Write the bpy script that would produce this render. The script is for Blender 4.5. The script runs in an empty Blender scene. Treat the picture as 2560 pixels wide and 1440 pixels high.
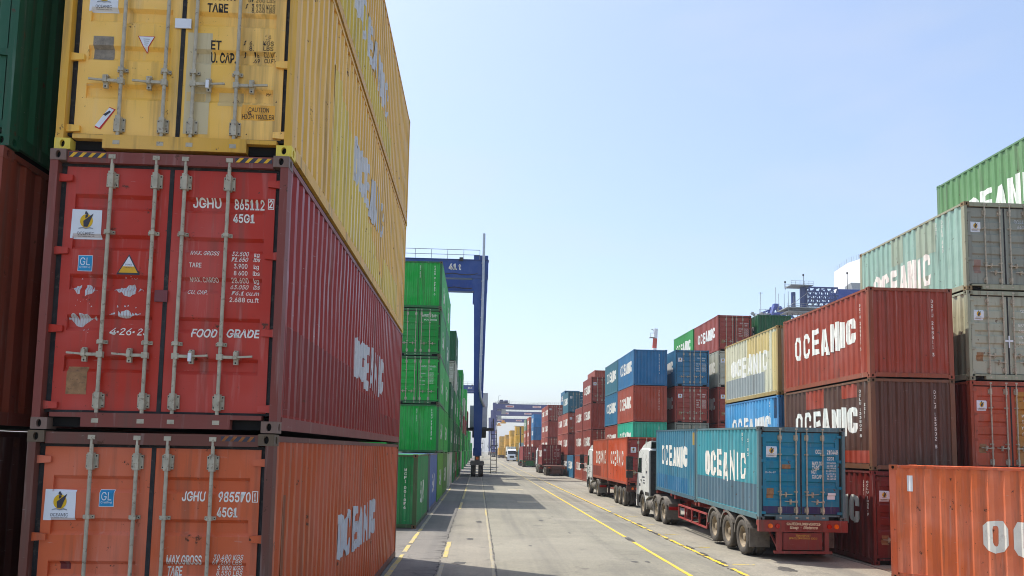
import bpy, bmesh, math, random
from mathutils import Vector, Matrix
random.seed(7)
S = bpy.context.scene
C = S.collection
R = math.radians
PI = math.pi

# ------------------------------------------------------------------ camera, sky, sun, exposure
cam_d = bpy.data.cameras.new("camera"); cam = bpy.data.objects.new("camera", cam_d); C.objects.link(cam)
cam_d.sensor_width = 36.0
cam_d.lens = 1903.6 / 2560.0 * 36.0
cam_d.shift_y = 240.0 / 2560.0            # the photo is the upper part of a 4:3 frame
cam_d.clip_start = 0.1; cam_d.clip_end = 6000
pi_, ya_, ro_ = 0.0877, 0.0427, 0.0184
d_ = Vector((math.sin(ya_)*math.cos(pi_), math.cos(ya_)*math.cos(pi_), math.sin(pi_)))
r_ = Vector((math.cos(ya_), -math.sin(ya_), 0)); u_ = r_.cross(d_)
r2 = math.cos(ro_)*r_ + math.sin(ro_)*u_; u2 = -math.sin(ro_)*r_ + math.cos(ro_)*u_
M = Matrix((r2, u2, -d_)).transposed().to_4x4(); M.translation = (0, 0, 2.7739)
cam.matrix_world = M
S.camera = cam

SUN_EL, SUN_AZ = R(62.5), math.atan2(-0.82, 0.57)      # azimuth from +Y towards +X
w = bpy.data.worlds.new("World"); S.world = w; w.use_nodes = True
nt = w.node_tree
sky = nt.nodes.new("ShaderNodeTexSky"); sky.sky_type = 'NISHITA'; sky.sun_disc = False
sky.sun_elevation = SUN_EL; sky.sun_rotation = SUN_AZ
sky.altitude = 0; sky.air_density = 1.0; sky.dust_density = 2.4; sky.ozone_density = 2.4
# thin high cloud veils, broken up by noise
tcw = nt.nodes.new("ShaderNodeTexCoord"); mpw = nt.nodes.new("ShaderNodeMapping"); mpw.inputs['Scale'].default_value = (1.0, 1.0, 3.2); mpw.inputs['Location'].default_value = (0.35, 0.1, 0.4)
nzw = nt.nodes.new("ShaderNodeTexNoise"); nzw.inputs['Scale'].default_value = 3.4; nzw.inputs['Detail'].default_value = 5; nzw.inputs['Roughness'].default_value = 0.5
rpw = nt.nodes.new("ShaderNodeValToRGB"); rpw.color_ramp.elements[0].position = 0.46; rpw.color_ramp.elements[0].color = (.15, .15, .15, 1); rpw.color_ramp.elements[1].position = 0.78; rpw.color_ramp.elements[1].color = (.42, .42, .42, 1)
mxw = nt.nodes.new("ShaderNodeMix"); mxw.data_type = 'RGBA'; mxw.inputs[7].default_value = (3.0, 3.15, 3.35, 1)
nt.links.new(tcw.outputs['Generated'], mpw.inputs[0]); nt.links.new(mpw.outputs[0], nzw.inputs['Vector']); nt.links.new(nzw.outputs['Fac'], rpw.inputs[0])
nt.links.new(rpw.outputs[0], mxw.inputs[0]); nt.links.new(sky.outputs[0], mxw.inputs[6]); nt.links.new(mxw.outputs[2], nt.nodes["Background"].inputs[0])
nt.nodes["Background"].inputs[1].default_value = 0.143
sl = bpy.data.lights.new("sun", 'SUN'); sl.energy = 3.0; sl.angle = R(0.5); sl.color = (1.0, 0.95, 0.87)
so = bpy.data.objects.new("sun", sl); C.objects.link(so)
sd = Vector((math.sin(SUN_AZ)*math.cos(SUN_EL), math.cos(SUN_AZ)*math.cos(SUN_EL), math.sin(SUN_EL)))
so.rotation_euler = sd.to_track_quat('Z', 'Y').to_euler()
S.view_settings.view_transform = 'Standard'; S.view_settings.look = 'None'
S.view_settings.exposure = 0.87; S.view_settings.gamma = 1.0
S.cycles.filter_width = 1.0; S.cycles.max_bounces = 8; S.cycles.diffuse_bounces = 4; S.cycles.volume_bounces = 0
S.cycles.caustics_reflective = False; S.cycles.caustics_refractive = False

# ------------------------------------------------------------------ materials
def lin(*c):
    return tuple((v/255/12.92 if v/255 <= 0.04045 else ((v/255+0.055)/1.055)**2.4) for v in c) + (1.0,)
def new_mat(name):
    m = bpy.data.materials.new(name); m.use_nodes = True
    return m, m.node_tree, m.node_tree.nodes["Principled BSDF"]
def N(t, typ, **kw):
    n = t.nodes.new(typ)
    for k, v in kw.items(): setattr(n, k, v)
    return n
def mixc(t, fac, a, b, mode='MIX'):
    n = t.nodes.new("ShaderNodeMix"); n.data_type = 'RGBA'; n.blend_type = mode
    for i, v in ((0, fac), (6, a), (7, b)):
        if hasattr(v, 'is_output') or isinstance(v, bpy.types.NodeSocket): t.links.new(v, n.inputs[i])
        else: n.inputs[i].default_value = v
    return n.outputs[2]
def ramp(t, src, stops):
    n = t.nodes.new("ShaderNodeValToRGB"); e = n.color_ramp.elements
    while len(e) < len(stops): e.new(0.5)
    for k, (p, v) in enumerate(stops):
        e[k].position = p; e[k].color = (v, v, v, 1) if not isinstance(v, tuple) else v
    t.links.new(src, n.inputs[0]); return n.outputs[0]
def noise(t, vec, scale, detail=3, rough=0.55, mscale=None):
    if mscale:
        mp = t.nodes.new("ShaderNodeMapping"); mp.inputs['Scale'].default_value = mscale
        t.links.new(vec, mp.inputs[0]); vec = mp.outputs[0]
    n = t.nodes.new("ShaderNodeTexNoise"); n.inputs['Scale'].default_value = scale
    n.inputs['Detail'].default_value = detail; n.inputs['Roughness'].default_value = rough
    t.links.new(vec, n.inputs['Vector']); return n.outputs['Fac']
def objvec(t):
    tc = t.nodes.new("ShaderNodeTexCoord"); oi = t.nodes.new("ShaderNodeObjectInfo")
    a = t.nodes.new("ShaderNodeVectorMath"); a.operation = 'MULTIPLY_ADD'
    cx = t.nodes.new("ShaderNodeCombineXYZ")
    for i in range(3): t.links.new(oi.outputs['Random'], cx.inputs[i])
    t.links.new(cx.outputs[0], a.inputs[0]); a.inputs[1].default_value = (37, 91, 53)
    t.links.new(tc.outputs['Object'], a.inputs[2])
    return a.outputs[0], oi

def make_paint(name, wear=1.0, rough=0.5):
    m, t, b = new_mat(name)
    v, oi = objvec(t)
    col = oi.outputs['Color']
    big = noise(t, v, 0.9, 3)
    hs = t.nodes.new("ShaderNodeHueSaturation"); hs.inputs['Saturation'].default_value = 0.86; hs.inputs['Value'].default_value = 1.15
    t.links.new(col, hs.inputs['Color'])
    f = ramp(t, big, [(0.42, 0.0), (0.66, 0.6)])
    c = mixc(t, f, col, hs.outputs[0])
    strk = noise(t, v, 1.0, 4, 0.6, (7, 7, 0.45))
    c = mixc(t, ramp(t, strk, [(0.52, 0.0), (0.75, 0.42*wear)]), c, (0.10, 0.075, 0.055, 1))
    pale = noise(t, v, 1.0, 4, 0.6, (11, 11, 0.7))
    c = mixc(t, ramp(t, pale, [(0.60, 0.0), (0.80, 0.17*wear)]), c, (0.62, 0.60, 0.55, 1))
    rust = noise(t, v, 5.0, 8, 0.72)
    scr = noise(t, v, 1.0, 6, 0.7, (3.5, 3.5, 26))
    c = mixc(t, ramp(t, scr, [(0.66, 0.0), (0.71, 0.30*wear)]), c, (0.50, 0.47, 0.42, 1))
    speck = noise(t, v, 17.0, 4, 0.6)
    c = mixc(t, ramp(t, speck, [(0.70, 0.0), (0.735, 0.8*wear)]), c, (0.075, 0.030, 0.015, 1))
    c = mixc(t, ramp(t, rust, [(0.635, 0.0), (0.68, 0.85*wear)]), c, (0.085, 0.030, 0.014, 1))
    rr = noise(t, v, 1.0, 5, 0.62, (16, 16, 1.6))
    c = mixc(t, ramp(t, rr, [(0.70, 0.0), (0.78, 0.7*wear)]), c, (0.14, 0.055, 0.02, 1))
    t.links.new(c, b.inputs['Base Color'])
    t.links.new(ramp(t, big, [(0.3, rough-0.14), (0.7, rough+0.08)]), b.inputs['Roughness'])
    b.inputs['Specular IOR Level'].default_value = 0.32
    bp = t.nodes.new("ShaderNodeBump"); bp.inputs['Strength'].default_value = 0.45; bp.inputs['Distance'].default_value = 0.03
    dn = noise(t, v, 2.2, 4, 0.5)
    t.links.new(dn, bp.inputs['Height']); t.links.new(bp.outputs[0], b.inputs['Normal'])
    return m
def make_plain(name, col, rough=0.6, metal=0.0, var=0.25, scale=5.0, dirt=None, spec=0.4, bump=0.0):
    m, t, b = new_mat(name)
    v, oi = objvec(t)
    n = noise(t, v, scale, 4)
    dk = tuple(x*(1-var) for x in col[:3]) + (1,); lt = tuple(min(1, x*(1+var)) for x in col[:3]) + (1,)
    c = mixc(t, ramp(t, n, [(0.3, 0.0), (0.7, 1.0)]), dk, lt)
    if dirt:
        n2 = noise(t, v, scale*2.3, 5, 0.65)
        c = mixc(t, ramp(t, n2, [(0.56, 0.0), (0.66, dirt[1])]), c, dirt[0])
    t.links.new(c, b.inputs['Base Color']); b.inputs['Roughness'].default_value = rough; b.inputs['Metallic'].default_value = metal
    b.inputs['Specular IOR Level'].default_value = spec
    if bump:
        bp = t.nodes.new("ShaderNodeBump"); bp.inputs['Strength'].default_value = bump; bp.inputs['Distance'].default_value = 0.02
        t.links.new(noise(t, v, scale*4, 4), bp.inputs['Height']); t.links.new(bp.outputs[0], b.inputs['Normal'])
    return m
RUST = (0.10, 0.038, 0.016, 1)
paint = make_paint("container_paint", 1.3, 0.46)
frame_paint = make_paint("frame_paint", 1.5, 0.58)
cab_paint = make_paint("vehicle_paint", 0.10, 0.32)
steel_paint = make_paint("crane_paint", 0.35, 0.45)
galv = make_plain("lock_rod_paint", lin(178, 170, 150), 0.55, 0.0, 0.2, 9, (RUST, 0.55))
gasket_m = make_plain("rubber_gasket", (0.022, 0.022, 0.023, 1), 0.8, 0, 0.5, 6, ((0.12, 0.10, 0.08, 1), 0.4))
black_m = make_plain("dark_opening", (0.006, 0.006, 0.006, 1), 0.9)
white_p = make_plain("white_lettering_paint", lin(232, 230, 220), 0.6, 0, 0.08, 3, ((0.45, 0.42, 0.36, 1), 0.35))
fade_p = make_plain("faded_lettering_paint", lin(196, 198, 200), 0.6, 0, 0.1, 3, ((0.35, 0.28, 0.22, 1), 0.45))
black_p = make_plain("black_lettering_paint", (0.03, 0.025, 0.02, 1), 0.7, 0, 0.3, 8)
tan_p = make_plain("data_plate", lin(150, 112, 76), 0.6, 0, 0.25, 14, ((0.08, 0.05, 0.03, 1), 0.5))
grey_p = make_plain("grey_plate", lin(140, 130, 115), 0.6, 0, 0.25, 20, ((0.12, 0.09, 0.07, 1), 0.5))
stick_w = make_plain("sticker_white", lin(222, 226, 232), 0.55, 0, 0.05, 3)
stick_y = make_plain("sticker_yellow", lin(222, 178, 20), 0.55, 0, 0.08, 6)
stick_k = make_plain("sticker_dark", lin(58, 58, 70), 0.55)
stick_g = make_plain("sticker_grey", lin(150, 155, 165), 0.55)
stick_b = make_plain("sticker_blue", lin(30, 140, 190), 0.5)
stick_r = make_plain("sticker_red", lin(200, 40, 40), 0.5)
yellow_p = make_plain("hazard_yellow", lin(222, 170, 40), 0.6, 0, 0.15, 6)
tyre_m = make_plain("tyre_rubber", (0.085, 0.075, 0.063, 1), 0.9, 0, 0.4, 3, ((0.20, 0.17, 0.13, 1), 0.55))
rim_m = make_plain("dusty_rim", lin(140, 126, 104), 0.7, 0, 0.3, 5, ((0.06, 0.05, 0.04, 1), 0.6))
fender_m = make_plain("dusty_mudguard", lin(112, 106, 98), 0.75, 0, 0.3, 4, ((0.06, 0.055, 0.05, 1), 0.4))
dark_steel = make_plain("dark_chassis", (0.03, 0.028, 0.027, 1), 0.75, 0, 0.5, 5, ((0.10, 0.08, 0.06, 1), 0.5))
grey_steel = make_plain("grey_steel", lin(150, 152, 150), 0.5, 0.2, 0.15, 3, (RUST, 0.2))
house_m = make_plain("house_panel", (0.62, 0.62, 0.60, 1), 0.5, 0, 0.1, 2)
silver_m = make_plain("silver_pipe", lin(176, 180, 186), 0.4, 0.5, 0.12, 3)
glass_m = make_plain("vehicle_glass", (0.012, 0.016, 0.02, 1), 0.06, 0, 0.2, 1, None, 0.7)
red_lamp = make_plain("red_lamp", lin(170, 20, 14), 0.25)
amber_lamp = make_plain("amber_lamp", lin(230, 100, 14), 0.25)
gold_p = make_plain("gold_lettering", lin(196, 150, 60), 0.6)
cream_p = make_plain("cream_lettering", lin(222, 205, 170), 0.6)
sign_m = make_plain("sign_pale", lin(226, 206, 200), 0.6)
shipw = make_plain("ship_white", (0.82, 0.83, 0.84, 1), 0.5, 0, 0.03, 0.2)

def ground_mat(name, base, dark, joints, warm=0.0):
    m, t, b = new_mat(name)
    g = t.nodes.new("ShaderNodeNewGeometry"); v = g.outputs['Position']
    n1 = noise(t, v, 0.35, 5, 0.6); n2 = noise(t, v, 4.5, 5, 0.65); n3 = noise(t, v, 45, 3, 0.6)
    c = mixc(t, ramp(t, n1, [(0.32, 0.0), (0.68, 1.0)]), dark, base)
    c = mixc(t, ramp(t, n2, [(0.35, 0.20), (0.65, 0.0)]), c, (0.11, 0.105, 0.095, 1))
    c = mixc(t, ramp(t, n3, [(0.34, 0.55), (0.52, 0.0)]), c, (0.085, 0.082, 0.075, 1))
    n3b = noise(t, v, 60, 2, 0.6)
    c = mixc(t, ramp(t, n3b, [(0.55, 0.0), (0.72, 0.35)]), c, (0.50, 0.48, 0.44, 1))
    n5 = noise(t, v, 14, 4, 0.7)
    c = mixc(t, ramp(t, n5, [(0.36, 0.34), (0.56, 0.0)]), c, (0.12, 0.115, 0.10, 1))
    # long tyre and oil streaks along the lane
    st = noise(t, v, 1.0, 4, 0.6, (1.6, 0.05, 1))
    c = mixc(t, ramp(t, st, [(0.50, 0.0), (0.70, 0.5)]), c, (0.12, 0.115, 0.105, 1))
    cr = noise(t, v, 1.0, 5, 0.6, (0.22, 1.7, 1))
    c = mixc(t, ramp(t, cr, [(0.60, 0.0), (0.72, 0.28)]), c, (0.10, 0.095, 0.088, 1))
    oil = noise(t, v, 1.1, 5, 0.6)
    c = mixc(t, ramp(t, oil, [(0.60, 0.0), (0.70, 0.45)]), c, (0.06, 0.056, 0.05, 1))
    tr = noise(t, v, 1.0, 3, 0.55, (0.9, 0.012, 1))
    c = mixc(t, ramp(t, tr, [(0.54, 0.0), (0.66, 0.42)]), c, (0.10, 0.096, 0.09, 1))
    pa = t.nodes.new("ShaderNodeTexVoronoi"); pa.distance = 'CHEBYCHEV'; pa.inputs['Scale'].default_value = 0.16; pa.inputs['Randomness'].default_value = 0.8; t.links.new(v, pa.inputs['Vector'])
    sp_ = t.nodes.new("ShaderNodeSeparateColor"); t.links.new(pa.outputs['Color'], sp_.inputs[0])
    c = mixc(t, ramp(t, sp_.outputs[0], [(0.0, 0.22), (0.45, 0.0)]), c, (0.36, 0.33, 0.28, 1))
    if joints:
        sep = t.nodes.new("ShaderNodeSeparateXYZ"); t.links.new(v, sep.inputs[0])
        wob = noise(t, v, 1.5, 3)
        ad = N(t, "ShaderNodeMath", operation='MULTIPLY_ADD'); t.links.new(wob, ad.inputs[0]); ad.inputs[1].default_value = 0.16; t.links.new(sep.outputs['Y'], ad.inputs[2])
        md = N(t, "ShaderNodeMath", operation='PINGPONG'); t.links.new(ad.outputs[0], md.inputs[0]); md.inputs[1].default_value = joints
        j = ramp(t, md.outputs[0], [(0.0, 0.55), (0.035/1.0, 0.0)])
        c = mixc(t, j, c, (0.05, 0.047, 0.044, 1))
        vo = t.nodes.new("ShaderNodeTexVoronoi"); vo.feature = 'DISTANCE_TO_EDGE'; vo.inputs['Scale'].default_value = 0.22
        wv = t.nodes.new("ShaderNodeVectorMath"); wv.operation = 'MULTIPLY_ADD'
        nz = t.nodes.new("ShaderNodeTexNoise"); nz.inputs['Scale'].default_value = 1.3; t.links.new(v, nz.inputs['Vector'])
        t.links.new(nz.outputs['Color'], wv.inputs[0]); wv.inputs[1].default_value = (1.6, 1.6, 0); t.links.new(v, wv.inputs[2])
        t.links.new(wv.outputs[0], vo.inputs['Vector'])
        c = mixc(t, ramp(t, vo.outputs['Distance'], [(0.0, 0.5), (0.006, 0.0)]), c, (0.06, 0.056, 0.05, 1))
    t.links.new(c, b.inputs['Base Color']); b.inputs['Roughness'].default_value = 0.85; b.inputs['Specular IOR Level'].default_value = 0.25
    bp = t.nodes.new("ShaderNodeBump"); bp.inputs['Strength'].default_value = 0.5; bp.inputs['Distance'].default_value = 0.01
    t.links.new(n3, bp.inputs['Height']); t.links.new(bp.outputs[0], b.inputs['Normal'])
    return m
yard_m = ground_mat("yard_concrete", (0.225, 0.205, 0.178, 1), (0.165, 0.15, 0.13, 1), 3.0)
runway_m = ground_mat("runway_concrete", (0.345, 0.31, 0.238, 1), (0.235, 0.213, 0.164, 1), 0)
road_m = ground_mat("road_concrete", (0.33, 0.305, 0.230, 1), (0.23, 0.215, 0.163, 1), 0)
lane_m = ground_mat("lane_concrete", (0.35, 0.318, 0.245, 1), (0.245, 0.222, 0.170, 1), 0)
seam_m = make_plain("cracked_seam", (0.075, 0.07, 0.062, 1), 0.95, 0, 0.6, 3, ((0.25, 0.23, 0.2, 1), 0.8))
def line_mat(name, col, wear):
    m, t, b = new_mat(name)
    g = t.nodes.new("ShaderNodeNewGeometry"); v = g.outputs['Position']
    n = noise(t, v, 5, 6, 0.7)
    c = mixc(t, ramp(t, n, [(wear-0.07, 0.85), (wear+0.05, 0.0)]), col, (0.30, 0.285, 0.25, 1))
    n2 = noise(t, v, 30, 3)
    c = mixc(t, ramp(t, n2, [(0.35, 0.3), (0.6, 0.0)]), c, (0.25, 0.2, 0.1, 1))
    t.links.new(c, b.inputs['Base Color']); b.inputs['Roughness'].default_value = 0.7
    return m
line_y = line_mat("lane_yellow", lin(226, 188, 26), 0.43)
line_w = line_mat("worn_lane_yellow", lin(200, 174, 76), 0.50)
line_f = line_mat("faded_lane_yellow", lin(170, 152, 96), 0.55)

# ------------------------------------------------------------------ mesh helpers
class MB:
    def __init__(s): s.v = []; s.f = []; s.m = []
    def face(s, pts, m=0):
        n = len(s.v); s.v += [tuple(p) for p in pts]; s.f.append(tuple(range(n, n+len(pts)))); s.m.append(m)
    def box(s, x0, x1, y0, y1, z0, z1, m=0):
        n = len(s.v)
        s.v += [(x0,y0,z0),(x1,y0,z0),(x1,y1,z0),(x0,y1,z0),(x0,y0,z1),(x1,y0,z1),(x1,y1,z1),(x0,y1,z1)]
        for q in ((0,3,2,1),(4,5,6,7),(0,1,5,4),(1,2,6,5),(2,3,7,6),(3,0,4,7)):
            s.f.append(tuple(n+i for i in q)); s.m.append(m)
    def bar(s, a, b, w, h=None, m=0, up=(0,0,1)):
        a = Vector(a); b = Vector(b); d = (b-a).normalized(); up = Vector(up)
        if abs(d.dot(up)) > 0.98: up = Vector((0,1,0))
        r = d.cross(up).normalized(); u = r.cross(d); h = h or w; n = len(s.v)
        for p in (a, b):
            for sx, sy in ((-1,-1),(1,-1),(1,1),(-1,1)): s.v.append(tuple(p + r*sx*w/2 + u*sy*h/2))
        for q in ((0,1,2,3),(7,6,5,4),(0,4,5,1),(1,5,6,2),(2,6,7,3),(3,7,4,0)):
            s.f.append(tuple(n+i for i in q)); s.m.append(m)
    def tube(s, pts, r, k=8, m=0, cap=True):
        pts = [Vector(p) for p in pts]; n = len(s.v); L = len(pts)
        for i, p in enumerate(pts):
            d = (pts[min(i+1, L-1)] - pts[max(i-1, 0)]).normalized()
            up = Vector((0,0,1)) if abs(d.z) < 0.95 else Vector((0,1,0))
            a = d.cross(up).normalized(); b = a.cross(d)
            rr = r[i] if isinstance(r, (list, tuple)) else r
            for j in range(k):
                t = 2*PI*j/k; s.v.append(tuple(p + a*math.cos(t)*rr + b*math.sin(t)*rr))
        for i in range(L-1):
            for j in range(k):
                s.f.append((n+i*k+j, n+i*k+(j+1)%k, n+(i+1)*k+(j+1)%k, n+(i+1)*k+j)); s.m.append(m)
        if cap:
            s.f.append(tuple(n+j for j in reversed(range(k)))); s.m.append(m)
            s.f.append(tuple(n+(L-1)*k+j for j in range(k))); s.m.append(m)
    def lathe_x(s, prof, cx, cy, cz, k=24, m=0):     # prof: (x, r) spun about the x axis
        n = len(s.v); L = len(prof)
        for (x, r) in prof:
            for j in range(k):
                t = 2*PI*j/k; s.v.append((cx+x, cy+r*math.cos(t), cz+r*math.sin(t)))
        for i in range(L-1):
            for j in range(k):
                s.f.append((n+i*k+j, n+i*k+(j+1)%k, n+(i+1)*k+(j+1)%k, n+(i+1)*k+j)); s.m.append(m)
    def disc_y(s, cx, cy, cz, rx, rz, k=14, m=0):    # disc facing -y
        s.face([(cx+rx*math.cos(2*PI*j/k), cy, cz+rz*math.sin(2*PI*j/k)) for j in range(k)], m)
    def prism(s, poly, x0, x1, m=0):                 # poly of (y, z) extruded along x
        n = len(s.v); k = len(poly)
        s.v += [(x0, y, z) for y, z in poly] + [(x1, y, z) for y, z in poly]
        s.f.append(tuple(range(n, n+k))); s.m.append(m)
        s.f.append(tuple(reversed(range(n+k, n+2*k)))); s.m.append(m)
        for i in range(k):
            j = (i+1) % k; s.f.append((n+j, n+i, n+k+i, n+k+j)); s.m.append(m)
    def mesh(s, name, mats, smooth=False, fix=False):
        me = bpy.data.meshes.new(name); me.from_pydata(s.v, [], s.f)
        for mt in mats: me.materials.append(mt)
        me.polygons.foreach_set('material_index', s.m)
        if fix:
            bm = bmesh.new(); bm.from_mesh(me); bmesh.ops.recalc_face_normals(bm, faces=bm.faces); bm.to_mesh(me); bm.free()
        if smooth:
            for p in me.polygons: p.use_smooth = True
            try: me.set_sharp_from_angle(angle=R(38))
            except Exception: pass
        me.update(); return me
def obj(name, me, parent=None, col=None, loc=None, rz=None):
    o = bpy.data.objects.new(name, me); C.objects.link(o)
    if parent is not None: o.parent = parent
    if col is not None: o.color = col
    if loc is not None: o.location = loc
    if rz is not None: o.rotation_euler = (0, 0, rz)
    return o
def tag(o, label, cat, group=None):
    o['label'] = label; o['category'] = cat
    if group: o['group'] = group
    return o
def empty(name, loc, rz=0, label=None, cat=None, group=None):
    o = obj(name, None, None, None, loc, rz); o.empty_display_size = 0.3
    if label: tag(o, label, cat, group)
    return o
def struct(name, me): o = obj(name, me); o['kind'] = 'structure'; return o

# ------------------------------------------------------------------ ground
def gz(x): # road crown falls away to the kerbless container apron
    pts = [(-1e4, 0), (3.5, 0), (6.8, -0.1), (10.4, -0.1), (10.9, -0.18), (1e4, -0.18)]
    for (a, za), (b, zb) in zip(pts, pts[1:]):
        if a <= x <= b: return za + (zb-za)*(x-a)/(b-a)
    return 0
def strip(name, xs, mat, y0=-120, y1=2600):
    b = MB()
    ys = [y0, 0, 20, 60, 150, 400, y1]
    for i in range(len(xs)-1):
        for j in range(len(ys)-1):
            a, c = xs[i], xs[i+1]
            b.face([(a, ys[j], gz(a)), (c, ys[j], gz(c)), (c, ys[j+1], gz(c)), (a, ys[j+1], gz(a))])
    return struct(name, b.mesh(name, [mat]))
strip('container_yard', [-700, -0.9], yard_m)
strip('crane_runway', [-0.9, 0.48], runway_m)
strip('road', [0.48, 3.5, 6.42], road_m)
strip('truck_lane', [6.42, 6.8, 10.4, 10.9, 700], lane_m)
def ribbon(name, x, w, segs, mat, dz=0.004, jit=0.0, step=0.5, far=1.0):
    """one painted or cracked line along the lane, with the stretches that are left of it"""
    b = MB()
    for (y0, y1) in segs:
        y = y0; prev = None
        while True:
            k = max(1.0, y/40.0)
            ja = random.uniform(-jit, jit); jb = random.uniform(-jit, jit)
            xa, xb = x-w/2+ja, x+w/2+jb
            cur = ((xa, y, gz(xa)+dz), (xb, y, gz(xb)+dz))
            if prev: b.face([prev[0], prev[1], cur[1], cur[0]])
            prev = cur
            if y >= y1: break
            y = min(y1, y + step*k)
    return struct(name, b.mesh(name, [mat]))
def dashes(y0, y1, on, off, jit=0.5):
    o = []; y = y0
    while y < y1:
        l = on*random.uniform(1-jit, 1+jit); o.append((y, min(y+l, y1))); y += l + off*random.uniform(1-jit, 1+jit)
    return o
ribbon('seam_crack', -0.9, 0.03, dashes(10, 160, 3.0, 0.4), seam_m, 0.004, 0.03, 0.15)
ribbon('seam_crack', 0.48, 0.025, dashes(10, 160, 5.0, 0.2), seam_m, 0.004, 0.02, 0.15)
ribbon('seam_crack', 6.40, 0.05, dashes(12, 120, 1.6, 0.5), seam_m, 0.004, 0.045, 0.08)
ribbon('yellow_line', -1.93, 0.11, [(12, 20.5), (21.0, 22.5), (22.9, 26.0), (26.3, 27.0), (42, 48), (49, 56), (70, 90)], line_w, 0.008, 0.012, 0.4)
ribbon('yellow_line', -1.93, 0.11, [(27.0, 41.5)], line_f, 0.008, 0.015, 0.3)
ribbon('yellow_line', -0.80, 0.12, [(20.0, 23.4), (36.5, 41), (44, 58)], line_w, 0.008, 0.012, 0.4)
ribbon('yellow_line', -0.80, 0.10, [(12, 19.0), (60, 120)], line_f, 0.008, 0.012, 0.4)
ribbon('yellow_line', 0.41, 0.06, [(33, 36), (44, 50)], line_w, 0.008, 0.012, 0.4)
ribbon('yellow_line', 0.41, 0.06, [(11, 33), (36, 44), (50, 140)], line_f, 0.008, 0.012, 0.4)
ribbon('yellow_line', 5.0, 0.115, [(10, 24.4), (25.8, 60)], line_y, 0.008, 0.006, 0.4)
ribbon('yellow_line', 5.0, 0.10, [(60, 300)], line_w, 0.008, 0.006, 0.4)
ribbon('yellow_line', 6.47, 0.115, [(14, 19.3)] + dashes(19.7, 36, 1.5, 0.28, .6) + [(37, 70)], line_y, 0.012, 0.022, 0.12)
ribbon('yellow_line', 6.47, 0.10, [(70, 300)], line_w, 0.012, 0.02, 0.4)
# broken spots where the seams have crumbled, and the painted bay ticks between the lanes
def blot(name, x, y, rx, ry, mat, dz=0.006):
    b = MB(); k = 18
    b.face([(x+rx*math.cos(2*PI*i/k)*random.uniform(.6, 1.1), y+ry*math.sin(2*PI*i/k)*random.uniform(.6, 1.1), gz(x)+dz) for i in range(k)])
    return struct(name, b.mesh(name, [mat]))
blot('broken_surface', 5.02, 25.1, 0.13, 0.75, seam_m)
for y in (20.6, 22.0, 23.6, 27.5, 31.0): blot('broken_surface', 6.5+random.uniform(-.1, .1), y, 0.09, 0.45, seam_m, 0.014)
for y, x0, x1 in ((20.1, 6.75, 7.35), (23.7, 6.75, 7.25), (27.3, 6.7, 7.3), (30.9, 6.7, 7.2), (34.7, 6.7, 7.3), (40.8, 6.7, 7.4)):
    b = MB(); b.face([(x0, y-.06, gz(x0)+.006), (x1, y-.06, gz(x1)+.006), (x1, y+.07, gz(x1)+.006), (x0, y+.05, gz(x0)+.006)])
    struct('yellow_tick', b.mesh('yellow_tick', [line_w]))
for y in (41.5, 55.0):
    b = MB(); b.face([(2.2, y, .006), (3.3, y-.15, .006), (3.3, y+1.2, .006), (2.2, y+1.0, .006)])
    struct('yellow_tick', b.mesh('yellow_tick', [line_f]))
stain_m = make_plain("oil_stain", (0.075, 0.07, 0.062, 1), 0.8, 0, 0.4, 3)
rs = random.Random(12)
for i in range(16):
    yy = 17+i*.55+rs.uniform(-.2, .2); bb = MB(); n_ = 6; x0 = -.93; ln = rs.uniform(.12, .7)*(1 if i % 3 else .4)
    top_ = [(x0-ln*k/n_, yy+rs.uniform(0, .06)*(1-k/n_)+.02) for k in range(n_+1)]; bot_ = [(a, q-rs.uniform(.02, .08)*(1-k/n_)) for k, (a, q) in enumerate(top_)]
    for k in range(n_): bb.face([(bot_[k+1][0], bot_[k+1][1], .005), (bot_[k][0], bot_[k][1], .005), (top_[k][0], top_[k][1], .005), (top_[k+1][0], top_[k+1][1], .005)])
    struct('oil_stain', bb.mesh('oil_stain', [stain_m]))
for x, y, r_a, r_b in ((4.1, 19.8, .10, .16), (4.45, 19.9, .08, .14), (3.2, 26.4, .05, .2), (1.6, 22.7, .06, .12), (2.6, 31.0, .1, .3), (7.9, 19.4, .25, .5), (-.2, 24.2, .14, .3), (-.4, 19.1, .2, .25), (.1, 30, .15, .5)): blot('oil_stain', x, y, r_a, r_b, stain_m, 0.005)
b = MB()
for yy in range(-20, 60, 20): b.face([(10.55, yy, gz(10.55)+.004), (10.63, yy, gz(10.63)+.004), (10.63, yy+20, gz(10.63)+.004), (10.55, yy+20, gz(10.55)+.004)])
struct('drain_slot', b.mesh('drain_slot', [black_m]))

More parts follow.
